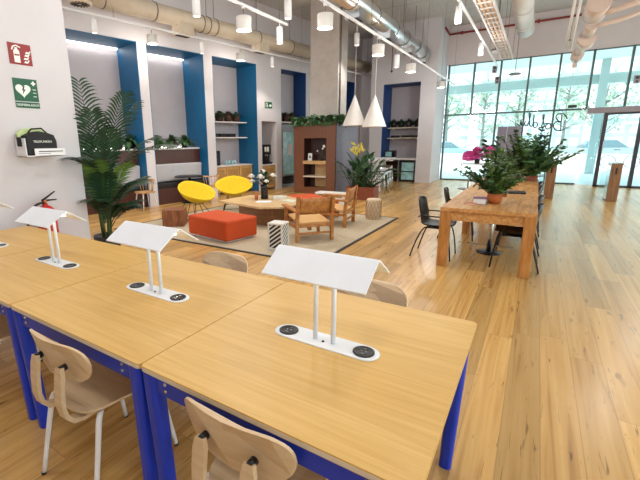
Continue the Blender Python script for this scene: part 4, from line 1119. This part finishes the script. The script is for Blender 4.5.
# ------------------------------------------------------------------ big oak tables by the glass front
def big_table(lbl, loc, w, l):
    e = thing('oak_table', lbl, 'table', loc, 0, 'heavy oak tables')
    t = MB()
    for k in range(5): t.bx(-w/2+w*k/5+.001, -w/2+w*(k+1)/5-.001, 0, l, .735, .78, bev=.003)
    t.build('table_top', 'oak_table', e)
    for sx in (-1, 1):
        for y in (.065, l-.065): MB().box((sx*(w/2-.062), y, .3675), (.122, .122, .735), bev=.006).build('leg', 'oak_leg', e)
        MB().bx(sx*(w/2-.03)-.02, sx*(w/2-.03)+.02, .126, l-.126, .63, .735).build('side_apron', 'oak_leg', e)
    for y in (.06, l-.06): MB().bx(-w/2+.124, w/2-.124, y-.025, y+.025, .615, .735).build('end_apron', 'oak_table', e)
    return e
big_table('heavy oak table with the terracotta pot plant, nearest the camera of the two', (-.432, 5.235, 0), 1.04, 2.22)
big_table('heavy oak table continuing toward the glass front, behind the other oak table', (-.432, 7.47, 0), 1.04, 2.5)
ZB = .7805
def zzplant(lbl, loc, pot, seed, **k):
    random.seed(seed)
    e = thing('potted_plant', lbl, 'plant', loc)
    return e
e = zzplant('bushy plant in a round terracotta pot on the nearer oak table', (-.40, 5.86, ZB), None, 3)
MB().lathe([(0, 0), (.062, 0), (.085, .05), (.092, .10), (.088, .135), (.078, .135), (.08, .11), (0, .11)], n=26).build('plant_pot', 'terracotta', e)
b = MB(); b.lathe([(.0, 0), (.022, .0), (.026, .03), (.02, .035), (0, .03)], (.115, -.02, .10), 12); b.build('pot_lug', 'terracotta', e)
for nm_, k_ in (('leaf_zz', 20), ('leaf_mid', 20)):
    zz_foliage(k_+6, .26, .60, .06, .07, .042, 12, .92).build('foliage', nm_, e).location = (0, 0, .11)
zz_foliage(4, .66, .76, .03, .075, .045, 9, .3).build('tall_shoots', 'leaf_dark', e).location = (-.05, 0, .11)
e = zzplant('large dense plant in a wide low planter on the far oak table', (-.13, 9.45, ZB), None, 5)
MB().prism(rrect(.40, .34, .06), 0, .10, bev=.01).build('plant_pot', 'terra_dark', e)
for nm_, k_ in (('leaf_zz', 34), ('leaf_mid', 34), ('leaf_dark', 16)):
    zz_foliage(k_+8, .35, .98, .16, .10, .055, 14, 1.0).build('foliage', nm_, e).location = (0, 0, .08)
book('red and purple paperback standing against the terracotta pot', (-.57, 5.80, ZB), .1, .16, .22, .075, 'bookpurple')
book('orange book lying under the purple paperback', (-.66, 5.66, ZB), .05, .14, .10, .018, 'bookorange')
e = thing('book', 'bright red book lying flat behind the terracotta pot', 'book', (-.52, 6.08, ZB), .3)
b = MB(); b.bx(-.1, .1, -.13, .13, 0, .004); b.bx(-.1, .1, -.13, .13, .036, .04); b.bx(-.1, -.096, -.13, .13, .004, .036); b.build('book_cover', 'bookred', e); MB().bx(-.095, .095, -.125, .125, .0041, .0359).build('page_block', 'paper', e)
e = thing('laptop', 'closed dark grey laptop on the nearer oak table behind the plant', 'laptop', (-.26, 7.15, ZB), .1)
MB().box((0, 0, .009), (.36, .25, .014), bev=.004).build('laptop_base', 'laptop', e); MB().box((0, 0, .0205), (.36, .25, .008), bev=.003).build('laptop_lid', 'laptop', e)

# black shell chairs
def shell_chair(lbl, loc, rz):
    e = thing('black_chair', lbl, 'chair', loc, rz, 'black shell armchairs')      # faces +y
    prof = [(.22, .455), (.15, .448), (.0, .435), (-.12, .437), (-.18, .46), (-.215, .52), (-.24, .62), (-.262, .72), (-.275, .80), (-.28, .83)]
    def sf(u, v):
        k = v*(len(prof)-1); i = min(len(prof)-2, int(k)); f = k-i
        y = prof[i][0]*(1-f)+prof[i+1][0]*f; z = prof[i][1]*(1-f)+prof[i+1][1]*f
        w = .225 if v < .4 else .225-.03*(v-.4)/.6
        if v > .8: w *= math.sqrt(max(.08, 1-((v-.8)/.2)**2*.75))
        if v < .1: w *= .85+1.5*v
        x = (u-.5)*2
        back = max(0, min(1, (v-.4)/.25))
        return Vector((x*w, y+.05*x*x*back, z+.03*x*x*(1-back)))
    b = MB(); b.grid(sf, 10, 26, .012); b.build('shell', 'black', e)
    for sx in (-1, 1):
        MB().tube(bez((sx*.16, .13, .43), (sx*.2, .19, .42), (sx*.225, .23, 0), 6), .010, 8).build('leg', 'blackm', e)
        MB().tube(bez((sx*.16, -.12, .43), (sx*.2, -.19, .42), (sx*.23, -.30, 0), 6), .010, 8).build('leg', 'blackm', e)
        MB().tube([(sx*.20, .10, .44), (sx*.245, .11, .50), (sx*.25, .10, .57), (sx*.25, .06, .60), (sx*.25, -.08, .60), (sx*.24, -.17, .60), (sx*.215, -.22, .58)], .010, 8).build('armrest', 'blackm', e)
    MB().bx(-.16, .16, -.12, .13, .415, .43).build('seat_frame', 'blackm', e)
    return e
c0 = shell_chair('black shell armchair on the lounge side of the oak table, fully in view', (-1.06, 5.74, 0), -PI/2)
dup(c0, 'black shell armchair further along the lounge side of the oak table, mostly hidden by it', (-.97, 7.05, 0), -PI/2+.1)
dup(c0, 'black shell armchair tucked under the near end of the oak table, on the door side', (-.13, 5.75, 0), PI/2+.03)
dup(c0, 'black shell armchair second along the door side of the oak table', (-.12, 6.62, 0), PI/2)
dup(c0, 'black shell armchair third along the door side, beyond the table joint', (-.12, 7.95, 0), PI/2)
dup(c0, 'black shell armchair fourth along the door side, by the wooden gate post', (-.12, 8.75, 0), PI/2)
e = thing('power_column', 'steel cable column under the nearer oak table', 'column', (-.43, 6.25, 0))
MB().cyl((0, 0, .02), (0, 0, .734), .035, n=14).build('column_tube', 'chrome', e); MB().lathe([(0, 0), (.16, 0), (.16, .015), (0, .02)], n=24).build('column_foot', 'blackm', e)
b = MB(); b.bx(-.30, .3, -.01, .01, .10, .12); b.build('foot_rail', 'chrome', e)

# white side table with pink flowers, grey totem, gate posts
e = thing('pedestal_table', 'small white pedestal table near the glass front, behind the oak tables', 'table', (-1.60, 14.6, 0))
MB().bx(-.50, .52, -.35, .35, .80, .83, bev=.006).build('table_top', 'counter', e)
b = MB(); b.tube([(-.45, -.3, .80), (-.45, -.3, .45), (-.2, -.3, .45)], .012, 8); b.tube([(-.2, -.3, .45), (-.2, -.3, .03)], .02, 8); b.build('side_frame', 'header', e)
MB().lathe([(0, 0), (.3, 0), (.3, .015), (.04, .03), (0, .03)], (-.2, -.3, 0), 26).build('table_foot', 'header', e)
MB().cyl((.2, .1, 0), (.2, .1, .8), .03, n=12).build('pedestal', 'header', e)
e = thing('flower_bunch', 'bunch of bright pink flowers on the white pedestal table', 'flowers', (-1.62, 14.5, .8305))
MB().lathe([(0, 0), (.07, 0), (.09, .14), (0, .14)], n=18).build('vase_body', 'pot_dark', e)
b = MB()
for k in range(340):
    az = random.uniform(0, 2*PI); t = random.uniform(0, 1)**.5; zz = random.uniform(-1, 1)
    p = Vector((.42*t*math.cos(az)+.08, .2*t*math.sin(az), .33+.17*zz*math.sqrt(1-t*t)+.10*t*math.cos(az)))
    b.leaf(p, (math.cos(az), math.sin(az), zz*.6+.2), (random.gauss(0, .5), -1, .5), .15, .12, .2, 3, .3)
b.build('petals', 'pink', e)
e = thing('display_totem', 'tall grey-purple display panel standing behind the big planted pot', 'display', (-.78, 13.8, 0))
MB().bx(-.29, .31, -.03, .03, .04, 1.97, bev=.006).build('display_panel', 'totem', e); MB().bx(-.27, .29, -.18, .18, 0, .04, bev=.006).build('totem_foot', 'blackm', e); MB().bx(-.042, -.036, -.032, -.030, .05, 1.96).build('panel_joint', 'paper', e)
def gate(lbl, x, y):
    e = thing('gate_post', lbl, 'gate post', (x, y, 0), 0, 'wooden entrance gate posts')
    MB().bx(-.11, .11, -.13, .5, 0, .96, bev=.012).build('post_body', 'bollard', e)
    MB().bx(-.115, .115, -.135, .505, .96, .98, bev=.004).build('post_cap', 'chrome', e)
    MB().bx(-.116, -.112, -.1, .46, .05, .9).build('side_plate', 'chrome', e)
    b = MB(); b.bx(-.02, .02, -.134, -.13, .7, .86); b.build('card_reader', 'black', e)
    MB().bx(-.26, -.118, .16, .172, .18, .82).build('gate_flap', 'glass_door', e)
gate('wooden entrance gate post between the oak tables and the glass front', .38, 12.95)
gate('wooden entrance gate post standing alone before the entrance doors', 1.72, 13.1)
# ------------------------------------------------------------------ ceiling services
def duct(name, lbl, p0, p1, r, m, rings, boxes=(), nseg=1, ringm='ring', flare=None):
    p0, p1 = Vector(p0), Vector(p1)
    e = thing(name, lbl, 'duct', p0)
    L_ = (p1-p0).length; d = (p1-p0).normalized(); side = d.cross(Vector((0, 0, 1))).normalized()
    MB().cyl((0, 0, 0), d*L_, r, n=28).build('duct_tube', m, e)
    for t in rings:
        MB().cyl(d*(t-.012), d*(t+.012), r+.012, n=28).build('collar', ringm, e)
        q = d*t
        MB().cyl(q+Vector((0, 0, r)), Vector((q.x, q.y, ZC-p0.z)), .008, n=6).build('hanger_rod', 'ring', e)
    for t, w, h in boxes:
        q = d*t; zrot = math.atan2(d.y, d.x)
        bx_ = MB().box(q+Vector((0, 0, -r-h/2+.08)), (w, w*.8, h), rot=(0, 0, zrot)).build('diffuser_box', m, e)
        MB().box(q+Vector((0, 0, -r-h+.075)), (w*.82, w*.5, .014), rot=(0, 0, zrot)).build('vent_grille', 'grille', bx_)
    return e
a = NP(-4.2, -.5, 4.64); b = NP(8.9, -.5, 4.58)
duct('air_duct', 'cream round air duct running above the blue niches', a, b, .20, 'duct_beige', [2.0, 3.2, 4.55, 4.75, 5.0, 6.6, 8.1, 9.6, 10.9], [(4.0, .42, .26), (6.75, .42, .24)])
duct('air_duct', 'shiny bare-metal round air duct crossing the ceiling toward the far white pier', (-3.72, 7.6, 4.6), (-3.72, 15.4, 4.6), .21, 'galv', [1.0, 2.4, 3.9, 5.0, 6.3, 7.3], [(1.35, .42, .22), (3.5, .42, .22), (5.6, .42, .22), (7.5, .36, .2)])
duct('air_duct', 'white-painted round air duct ending in front of the glass wall', (-.62, 7.6, 4.55), (-.62, 13.2, 4.45), .20, 'duct_white', [2.0, 3.4, 4.8], ringm='duct_white')
WD = e
e = WD
MB().tube([(.04, 5.6, -.2), (.09, 5.55, -.15), (.79, 4.4, .15), (1.34, 3.4, .35)], .05, 12).build('branch_pipe', 'duct_white', e)
MB().lathe([(.06, -.25), (.10, -.22), (.10, -.12), (.05, -.1)], (.04, 5.62, 0), n=16).build('elbow', 'duct_white', e)
for y_ in (3.9, 5.0): MB().cyl((.79-.6*(y_-4.4)*.6, y_-.05, .15), (.79-.6*(y_-4.4)*.6, y_-.05, ZC-4.55), .006, n=6).build('hanger_rod', 'ring', e)
# stepped duct with curved branches
e = thing('air_duct', 'stepped peach-coloured duct with round sections ahead of the entrance doors', 'duct', (.78, 8.8, 4.85))
for y0, y1, r, dz in [(0, 3.0, .15, 0), (3.05, 4.2, .23, -.30), (4.25, 5.2, .13, -.52), (5.25, 6.0, .20, -.62)]:
    MB().cyl((0, y0, dz), (0, y1, dz), r, n=28).build('duct_section', 'duct_peach', e)
    MB().cyl((0, y1-.04, dz), (0, y1, dz), r+.012, n=28).build('collar', 'drum', e)
b = MB(); b.cyl((-.05, 6.0, -.62), (-.05, 6.9, -.72), .11, n=16); b.cyl((-.08, 6.9, -.74), (-.08, 7.5, -.76), .16, n=18); b.box((-.1, 7.4, -1.0), (.12, .1, .14)); b.build('end_nozzle', 'duct_peach', e)
for k, (y, z, r) in enumerate([(4.0, -.60, .05), (3.6, -.42, .07), (3.1, -.12, .09), (2.5, .05, .10)]):
    MB().tube(bez((.1, y, z), (1.0, y-.05, z+.02), (1.75, y-.6, z+.75), 10), r, 12).build('curved_branch', 'duct_peach', e)
for y_, z_ in ((1.0, .1), (2.8, .1), (3.9, 0), (5.6, -.4)): MB().cyl((0, y_, z_), (0, y_, ZC-4.85), .008, n=6).build('hanger_rod', 'ring', e)
# hanging track lights
def track(lbl, p0, p1):
    p0, p1 = Vector(p0), Vector(p1); e = thing('lighting_track', lbl, 'track', p0)
    v = p1-p0; L_ = v.length; rz = math.atan2(v.y, v.x)
    MB().box(v/2, (L_, .04, .04), rot=(0, 0, rz), bev=.004).build('track_rail', 'white_metal', e)
    n_ = max(2, int(L_/2.2))
    for i in range(n_+1):
        q = v*((i+.15)/(n_+.3)); MB().cyl(q+Vector((0, 0, .02)), Vector((q.x, q.y, ZC-p0.z)), .004, n=6).build('suspension_wire', 'ring', e)
    return e
track('long white lighting track hanging along the silver duct toward the glass wall', (-2.86, 3.0, 3.63), (-2.86, 16.6, 3.63))
track('short white lighting track hanging in front of the cream duct', (-3.98, 2.5, 3.66), (-3.98, 6.45, 3.66))
track('white lighting track hanging along the blue niches', NP(-4.5, -.6, 4.24), NP(9.0, -.6, 4.24))
track('white lighting track hanging above the oak tables', (-1.45, 4.0, 4.02), (-1.45, 15.9, 4.02))
DR = None; CY = None
def drum(lbl, p):
    global DR
    if DR is None:
        DR = thing('drum_pendant', lbl, 'lamp', p, 0, 'white drum pendants')
        MB().lathe([(.115, -.095), (.12, .095), (.02, .095), (.02, .09), (.113, .085), (.108, -.095)], n=28, cap=False).build('drum_shade', 'drum', DR)
        MB().lathe([(0, -.07), (.105, -.07), (.105, -.06), (0, -.06)], n=24).build('diffuser', 'drum', DR)
        MB().cyl((0, 0, .10), (0, 0, .21), .006, n=8).build('stem', 'ring', DR)
        MB().lathe([(0, .21), (.03, .21), (.03, .245), (0, .245)], n=14).build('track_adapter', 'white_metal', DR)
        return DR
    o = dup(DR, lbl, p); return o
def can(lbl, p):
    global CY
    if CY is None:
        CY = thing('cylinder_spot', lbl, 'lamp', p, 0, 'white cylinder spotlights')
        MB().lathe([(0, .17), (.05, .17), (.055, .16), (.055, -.10), (.048, -.10), (.045, -.085), (0, -.085)], n=22).build('lamp_housing', 'white_metal', CY)
        MB().lathe([(0, -.084), (.043, -.084), (.043, -.092), (0, -.092)], n=18).build('lens', 'bulb', CY)
        MB().cyl((0, 0, .17), (0, 0, .25), .008, n=8).build('stem', 'white_metal', CY)
        return CY
    return dup(CY, lbl, p)
drum('white drum pendant in front of the concrete column', (-2.86, 5.72, 3.37)); drum('white drum pendant on the long track, between the column and the far blue recess', (-2.86, 8.08, 3.37))
drum('faint white drum pendant over the far blue recess', (-2.86, 10.5, 3.37)); drum('last drum pendant on the long track, before the white pier', (-2.86, 14.2, 3.37))
drum('white drum pendant hanging at the short track', (-3.98, 5.18, 3.40)); drum('cream-lit drum pendant on the niche track between the first two blue recesses', NP(-1.15, -.6, 3.98)); drum('cream-lit drum pendant on the niche track over the third blue recess', NP(1.62, -.6, 3.98))
can('white cylinder spotlight at the end of the short track', (-3.98, 6.2, 3.40)); can('cylinder spotlight on the niche track over the recess behind the palm', NP(-2.48, -.6, 3.98)); can('cylinder spotlight on the niche track at the pier between second and third recess', NP(.28, -.6, 3.98)); can('cylinder spotlight on the niche track above the exit sign', NP(2.95, -.6, 3.98))
can('cylinder spotlight nearest along the track over the oak tables', (-1.45, 8.2, 3.76)); can('cylinder spotlight furthest along the track over the oak tables', (-1.45, 11.5, 3.76))
# free-hanging cylinder downlights
for i, (p, l) in enumerate([((-5.5, 5.75, 4.05), 'long white cylinder downlight at the top of the picture, above the second blue recess'), ((-4.42, 7.2, 4.16), 'long white cylinder downlight at the top of the picture beside the concrete column'),
                            ((-4.72, 11.5, 4.48), 'white cylinder downlight hanging past the concrete column'), ((-3.53, 11.5, 3.75), 'small cylinder downlight above the far blue recess')]):
    if i == 0:
        e = FD = thing('cylinder_downlight', l, 'lamp', p, 0, 'hanging cylinder downlights')
        MB().lathe([(0, .17), (.07, .17), (.075, .16), (.075, -.16), (.066, -.16), (.06, -.14), (0, -.14)], n=24).build('lamp_housing', 'white_metal', e)
        MB().lathe([(0, -.139), (.058, -.139), (.058, -.15), (0, -.15)], n=20).build('lens', 'bulb', e)
        MB().cyl((0, 0, .17), (0, 0, 1.3), .006, n=6).build('cord', 'white_metal', e)
    else: dup(FD, l, p)
# cable tray, twin tubes, sensor lamp, small spots
e = thing('cable_tray', 'ladder tray carrying tan conduits toward the glass wall', 'tray', (-1.1, 6.5, 4.06))
b = MB()
for x in (-.14, .14): b.bx(x-.015, x+.015, 0, 8.4, -.03, .03)
for k in range(22): b.bx(-.14, .14, .2+k*.38, .24+k*.38, -.03, -.015)
b.build('tray_frame', 'duct_white', e)
for x in (-.08, -.0, .08): MB().cyl((x, 0, .01), (x, 8.3, .01), .025, n=10).build('conduit', 'tan_pipe', e)
for y in (1, 3.4, 5.8, 8.2):
    for x in (-.14, .14): MB().cyl((x, y, .03), (x, y, ZC-4.06), .006, n=6).build('hanger_rod', 'ring', e)
e = thing('twin_tube_light', 'pair of slim white tubes hanging along the stepped duct', 'light', (.36, 9.8, 4.55))
for x in (-.05, .05): MB().cyl((x, 0, .25), (x, 3.2, -.72), .028, n=12).build('tube', 'drum', e)
b = MB()
for y, z in ((.2, .2), (2.8, -.6)): b.cyl((0, y, z), (0, y, ZC-4.55), .006, n=6); b.box((0, y, z), (.14, .03, .03))
b.build('hanger_rod', 'ring', e)
e = thing('disc_sensor', 'flat grey disc hanging on a thin rod before the glass wall', 'sensor', (-.80, 14, 3.44))
MB().lathe([(0, 0), (.16, 0), (.165, .02), (.12, .05), (0, .06)], n=26).build('disc_housing', 'header', e); MB().cyl((0, 0, .05), (0, 0, ZC-3.44), .009, n=8).build('hanger_rod', 'ring', e)
e = thing('dome_camera', 'small white dome under the end of the cable tray', 'camera', (-1.44, 14.6, 4.25))
MB().sphere((0, 0, 0), .09, 16).build('dome', 'white_metal', e); MB().lathe([(0, .03), (.12, .03), (.12, .08), (0, .08)], n=18).build('mount_ring', 'header', e); MB().cyl((0, 0, .08), (0, 0, ZC-4.25), .012, n=8).build('hanger_rod', 'ring', e)
# small speakers on the glazing
for i, (x, z, l) in enumerate([(-1.64, 4.10, 'small grey wall speaker high on the glass front, under the track end'), (-1.52, 3.72, 'small dark speaker just below another on the same mullion'), (2.37, 3.38, 'small grey speaker high on the glass front above the entrance')]):
    e = thing('wall_speaker', l, 'speaker', (x, 17.16, z), 0, 'small speakers on the glazing')
    MB().box((0, 0, 0), (.15, .1, .24), bev=.012).build('speaker_case', 'header', e); b = MB(); b.cyl((0, -.051, .05), (0, -.055, .05), .045, n=18); b.cyl((0, -.051, -.06), (0, -.055, -.06), .03, n=16); b.build('speaker_cone', 'mull_dark', e)
    MB().bx(-.02, .02, .05, .1, -.02, .02).build('wall_mount', 'mull_dark', e)
e = thing('wall_speaker', 'small grey box on the light side of the far white pier', 'speaker', (-3.22, 16.3, 3.66)); MB().box((0, 0, 0), (.12, .16, .26), bev=.01).build('speaker_case', 'header', e); MB().bx(-.08, -.06, -.03, .03, -.05, .05).build('wall_mount', 'mull_dark', e)
e = thing('exit_sign', 'small dark sign fixed to the glazing left of the entrance header', 'sign', (.83, 17.2, 2.66)); MB().box((0, 0, 0), (.24, .02, .10), bev=.003).build('sign_plate', 'mull_dark', e); MB().box((0, .02, 0), (.05, .04, .05)).build('wall_mount', 'mullion', e)
# red sprinkler pipe, round ceiling vent
e = thing('sprinkler_pipe', 'dark red sprinkler pipe along the wall above the glass front', 'pipe', (-3.28, 17.14, 5.52))
b = MB(); b.cyl((0, 0, 0), (4.6, 0, 0), .035, n=12); b.tube([(0, 0, 0), (.02, -.9, .05)], .035, 10); b.build('pipe_run', 'pipe_red', e)
b = MB()
for k in range(4): b.bx(.4+k*1.2, .46+k*1.2, -.05, .07, -.05, .05)
b.build('pipe_clamp', 'pipe_red', e)
e = thing('ceiling_vent', 'round dark swirl vent above the recess behind the palm', 'vent', NP(-2.80, -.80, 4.31))
MB().lathe([(0, 0), (.16, 0), (.22, .015), (.22, .05), (.15, .07), (.15, .25), (0, .25)], n=30).build('vent_ring', 'duct_beige', e)
b = MB()
for k in range(16):
    a_ = 2*PI*k/16; b.box((.105*math.cos(a_), .105*math.sin(a_), -.004), (.15, .022, .008), rot=(0, 0, a_+.4))
b.build('vent_blade', 'grille', e); MB().cyl((0, 0, .25), (0, 0, ZC-4.31), .14, n=20).build('vent_neck', 'duct_beige', e)
e = thing('cable_drop', 'thin dark cable hanging with a small weight beside the far blue recess', 'cable', (-4.9, 15.4, 4.15)); MB().cyl((0, 0, 0), (0, 0, ZC-4.15), .012, n=6).build('cable_run', 'cable', e); MB().sphere((0, 0, 0), .045, 10).build('end_weight', 'cable', e)

# ------------------------------------------------------------------ outside
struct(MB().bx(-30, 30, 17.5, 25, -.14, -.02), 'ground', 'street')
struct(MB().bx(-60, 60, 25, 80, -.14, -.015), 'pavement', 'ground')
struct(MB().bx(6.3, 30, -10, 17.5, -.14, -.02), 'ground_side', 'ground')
e = thing('canopy_beam', 'pale teal beam of the canopy crossing outside the upper glass', 'canopy', (0, 23.4, 3.95))
MB().bx(-14, 12, -.1, .25, 0, .42).build('canopy_edge', 'canopy', e)
MB().bx(-14, 12, -5.8, -.1, 1.0, 1.12).build('canopy_soffit', 'canopy2', e)
for x in (-9, 2.1, 8): MB().bx(x-.16, x+.16, -.3, .02, -3.96, 1.0).build('canopy_post', 'canopy', e)
e = thing('kerb_wall', 'low white planter wall along the street outside', 'wall', (0, 31, 0)); MB().bx(-22, 22, -.2, .2, -.015, .55, bev=.01).build('wall_body', 'bldg_trim', e); MB().bx(-22.1, 22.1, -.25, .25, .55, .62).build('wall_coping', 'ground', e)
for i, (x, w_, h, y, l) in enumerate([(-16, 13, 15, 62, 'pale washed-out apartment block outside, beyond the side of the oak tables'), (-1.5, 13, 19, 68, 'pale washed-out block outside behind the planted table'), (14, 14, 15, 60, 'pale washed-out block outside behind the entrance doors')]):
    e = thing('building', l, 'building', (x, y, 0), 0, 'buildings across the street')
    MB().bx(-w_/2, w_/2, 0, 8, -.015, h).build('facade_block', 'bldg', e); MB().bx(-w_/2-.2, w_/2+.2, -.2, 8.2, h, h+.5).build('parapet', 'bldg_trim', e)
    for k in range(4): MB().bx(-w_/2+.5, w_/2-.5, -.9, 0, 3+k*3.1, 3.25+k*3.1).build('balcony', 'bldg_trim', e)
TR = [(-6.6, 36, 6.5, 'pale bare tree outside, first beside the white pier'), (-4.3, 40, 7.5, 'pale bare tree outside behind the pink flowers'), (-1.6, 37, 7.0, 'washed-out tree outside behind the grey panel'), (1.6, 41, 7.5, 'washed-out tree outside behind the mirrored lettering'), (3.4, 35, 6.0, 'washed-out tree outside beside the entrance frame'), (7.5, 40, 7.5, 'washed-out tree outside behind the door glass')]
for x, y, h, l in TR:
    e = thing('street_tree', l, 'tree', (x, y, 0), 0, 'street trees outside')
    b = MB(); b.tube([(0, 0, -.015), (.05, 0, h*.25), (0, .05, h*.5), (.1, 0, h*.9)], [.16, .12, .09, .03], 8)
    tips = []
    for k in range(18):
        az = k*2.4; z0 = h*random.uniform(.22, .7); L_ = random.uniform(.8, 1.9)
        q = Vector((.03, 0, z0)); r_ = q+Vector((math.cos(az)*L_, math.sin(az)*L_, L_*.7)); b.tube([q, q.lerp(r_, .5)+Vector((0, 0, -.1)), r_], [.045, .03, .012], 5); tips.append(r_)
        for j in range(3):
            s_ = q.lerp(r_, .5+.15*j); t_ = s_+Vector((random.gauss(0, .35), random.gauss(0, .35), random.uniform(.1, .7))); b.tube([s_, t_], [.014, .006], 4); tips.append(t_)
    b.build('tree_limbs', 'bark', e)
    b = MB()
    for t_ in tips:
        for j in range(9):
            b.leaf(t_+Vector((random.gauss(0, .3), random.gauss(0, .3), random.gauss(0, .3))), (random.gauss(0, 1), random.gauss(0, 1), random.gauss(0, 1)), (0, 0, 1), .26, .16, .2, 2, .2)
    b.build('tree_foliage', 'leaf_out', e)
def car(lbl, loc, rz, m):
    e = thing('car', lbl, 'car', loc, rz, 'cars parked outside')
    body = [(-2.1, .35), (-2.15, .6), (-2.05, .85), (-1.3, .95), (1.1, .98), (1.9, .88), (2.15, .7), (2.15, .35)]
    MB().prism(body, -.85, .85, fn=lambda x, z, y: (x, y, z), bev=.06).build('car_body', m, e)
    MB().prism([(-1.25, .92), (-.65, 1.42), (.7, 1.45), (1.35, .95)], -.74, .74, fn=lambda x, z, y: (x, y*(1-.12*max(0, z-.95)/.5), z), bev=.04).build('car_cabin', 'car_glass', e)
    MB().prism([(-.62, 1.41), (-.4, 1.47), (.5, 1.5), (.72, 1.44)], -.66, .66, fn=lambda x, z, y: (x, y, z)).build('car_roof', m, e)
    for x in (-1.35, 1.35):
        for y in (-.82, .82): MB().cyl((x, y-.1, .31), (x, y+.1, .31), .32, n=20).build('wheel', 'tyre', e)
car('pale blue car parked outside, seen past the white pier', (-6.3, 33.4, -.015), .05, 'car_b'); car('white car parked outside behind the pink flowers', (-1.5, 34.2, -.015), PI-.05, 'car_w')
car('grey car parked outside behind the lettering on the glass', (3.4, 33.6, -.015), .1, 'car_g')
e = thing('bicycle', 'pale bicycle parked outside the entrance doors', 'bicycle', (3.7, 27.5, -.015), .15)
for x in (-.5, .5):
    w_ = MB(); w_.tube([(x+.33*math.cos(2*PI*i/24), 0, .34+.33*math.sin(2*PI*i/24)) for i in range(24)], .02, 6, closed=True)
    for k in range(8): w_.cyl((x, 0, .34), (x+.32*math.cos(PI*k/4), 0, .34+.32*math.sin(PI*k/4)), .004, n=4)
    w_.build('wheel', 'tyre', e)
b = MB(); b.tube([(-.5, 0, .34), (-.15, 0, .85), (.38, 0, .85), (-.05, 0, .36), (-.5, 0, .34)], .02, 6); b.tube([(-.05, 0, .36), (-.18, 0, .95)], .02, 6); b.tube([(.5, 0, .34), (.36, 0, .98), (.5, .0, 1.02)], .02, 6); b.build('bike_frame', 'car_w', e)
MB().box((-.19, 0, .97), (.26, .12, .05), bev=.02).build('saddle', 'tyre', e)
b = MB(); b.tube([(.45, -.28, 1.0), (.4, 0, 1.0), (.45, .28, 1.0)], .015, 6); b.build('handlebar', 'tyre', e)

# ------------------------------------------------------------------ light
wd = bpy.data.worlds.new('world'); SC.world = wd; wd.use_nodes = True
bg = wd.node_tree.nodes['Background']; bg.inputs[0].default_value = (.94, .985, 1, 1); bg.inputs[1].default_value = 2.8
def point(p, pw, col=(1, .93, .85), r=.14, kind='POINT'):
    l = bpy.data.lights.new('lamp_and_fill_light', kind); l.energy = pw; l.color = col; l.shadow_soft_size = r
    o = bpy.data.objects.new('lamp_and_fill_light', l); COL.objects.link(o); o.location = p
    return o
def spot(p, pw, ang=2.2, col=(1, .93, .85), r=.1, blend=.6, to=None):
    o = point(p, pw, col, r, 'SPOT'); o.data.spot_size = ang; o.data.spot_blend = blend
    if to is not None: o.rotation_euler = (Vector(to)-Vector(p)).to_track_quat('-Z', 'Y').to_euler()
    return o
WARM = (1, .90, .78); NEUT = (1, .95, .91)
for p in [(-2.86, 5.72, 3.2), (-2.86, 8.08, 3.2), (-2.86, 10.5, 3.2), (-2.86, 14.2, 3.2), (-3.98, 5.18, 3.2)]: point(p, 34, NEUT)
for s in (-1.15, 1.62): point(NP(s, -.6, 3.8), 26, WARM)
for s in (-2.48, .28, 2.95): spot(NP(s, -.6, 3.86), 70, 2.0, WARM, .05, to=NP(s, -1.2, 0))
for p in [(-5.5, 5.75, 3.85), (-4.42, 7.2, 3.96), (-4.72, 11.5, 4.3)]: spot(p, 110, 2.2, NEUT, .07, to=(p[0], p[1], 0))
# added fill lights without fittings, over the work tables and around the viewpoint
for p in [(-2.86, 3.2, 3.5), (-2.86, .6, 3.5), (-.4, .4, 3.5), (-.4, 3.0, 3.5)]: point(p, 42, NEUT, .16)
for p in [(2.2, 1.5, 3.5), (2.2, 5.0, 3.6), (-1.45, 8.2, 3.55), (-1.45, 11.5, 3.55), (1.6, 9, 3.6), (2.6, 12.5, 3.6)]: point(p, 28, NEUT, .16)  # added fill too, except the two at the oak-table track spots
for a_, b_, d_ in NICHES[:2]:
    l = bpy.data.lights.new('recess_light', 'AREA'); l.shape = 'RECTANGLE'; l.size = b_-a_-.1; l.size_y = .05; l.energy = 2.2; l.color = (1, .98, .95)
    o = bpy.data.objects.new('recess_light', l); COL.objects.link(o); o.location = NP((a_+b_)/2, d_-.06, ZN-.075)
    o.rotation_euler = (math.radians(-20), 0, TH)

SC.view_settings.view_transform = 'Standard'; SC.view_settings.look = 'None'; SC.view_settings.gamma = 1
SC.view_settings.use_curve_mapping = False; SC.view_settings.exposure = .28
SC.cycles.max_bounces = 8; SC.cycles.transparent_max_bounces = 16; SC.cycles.sample_clamp_indirect = 6
SC.cycles.caustics_reflective = False; SC.cycles.caustics_refractive = False
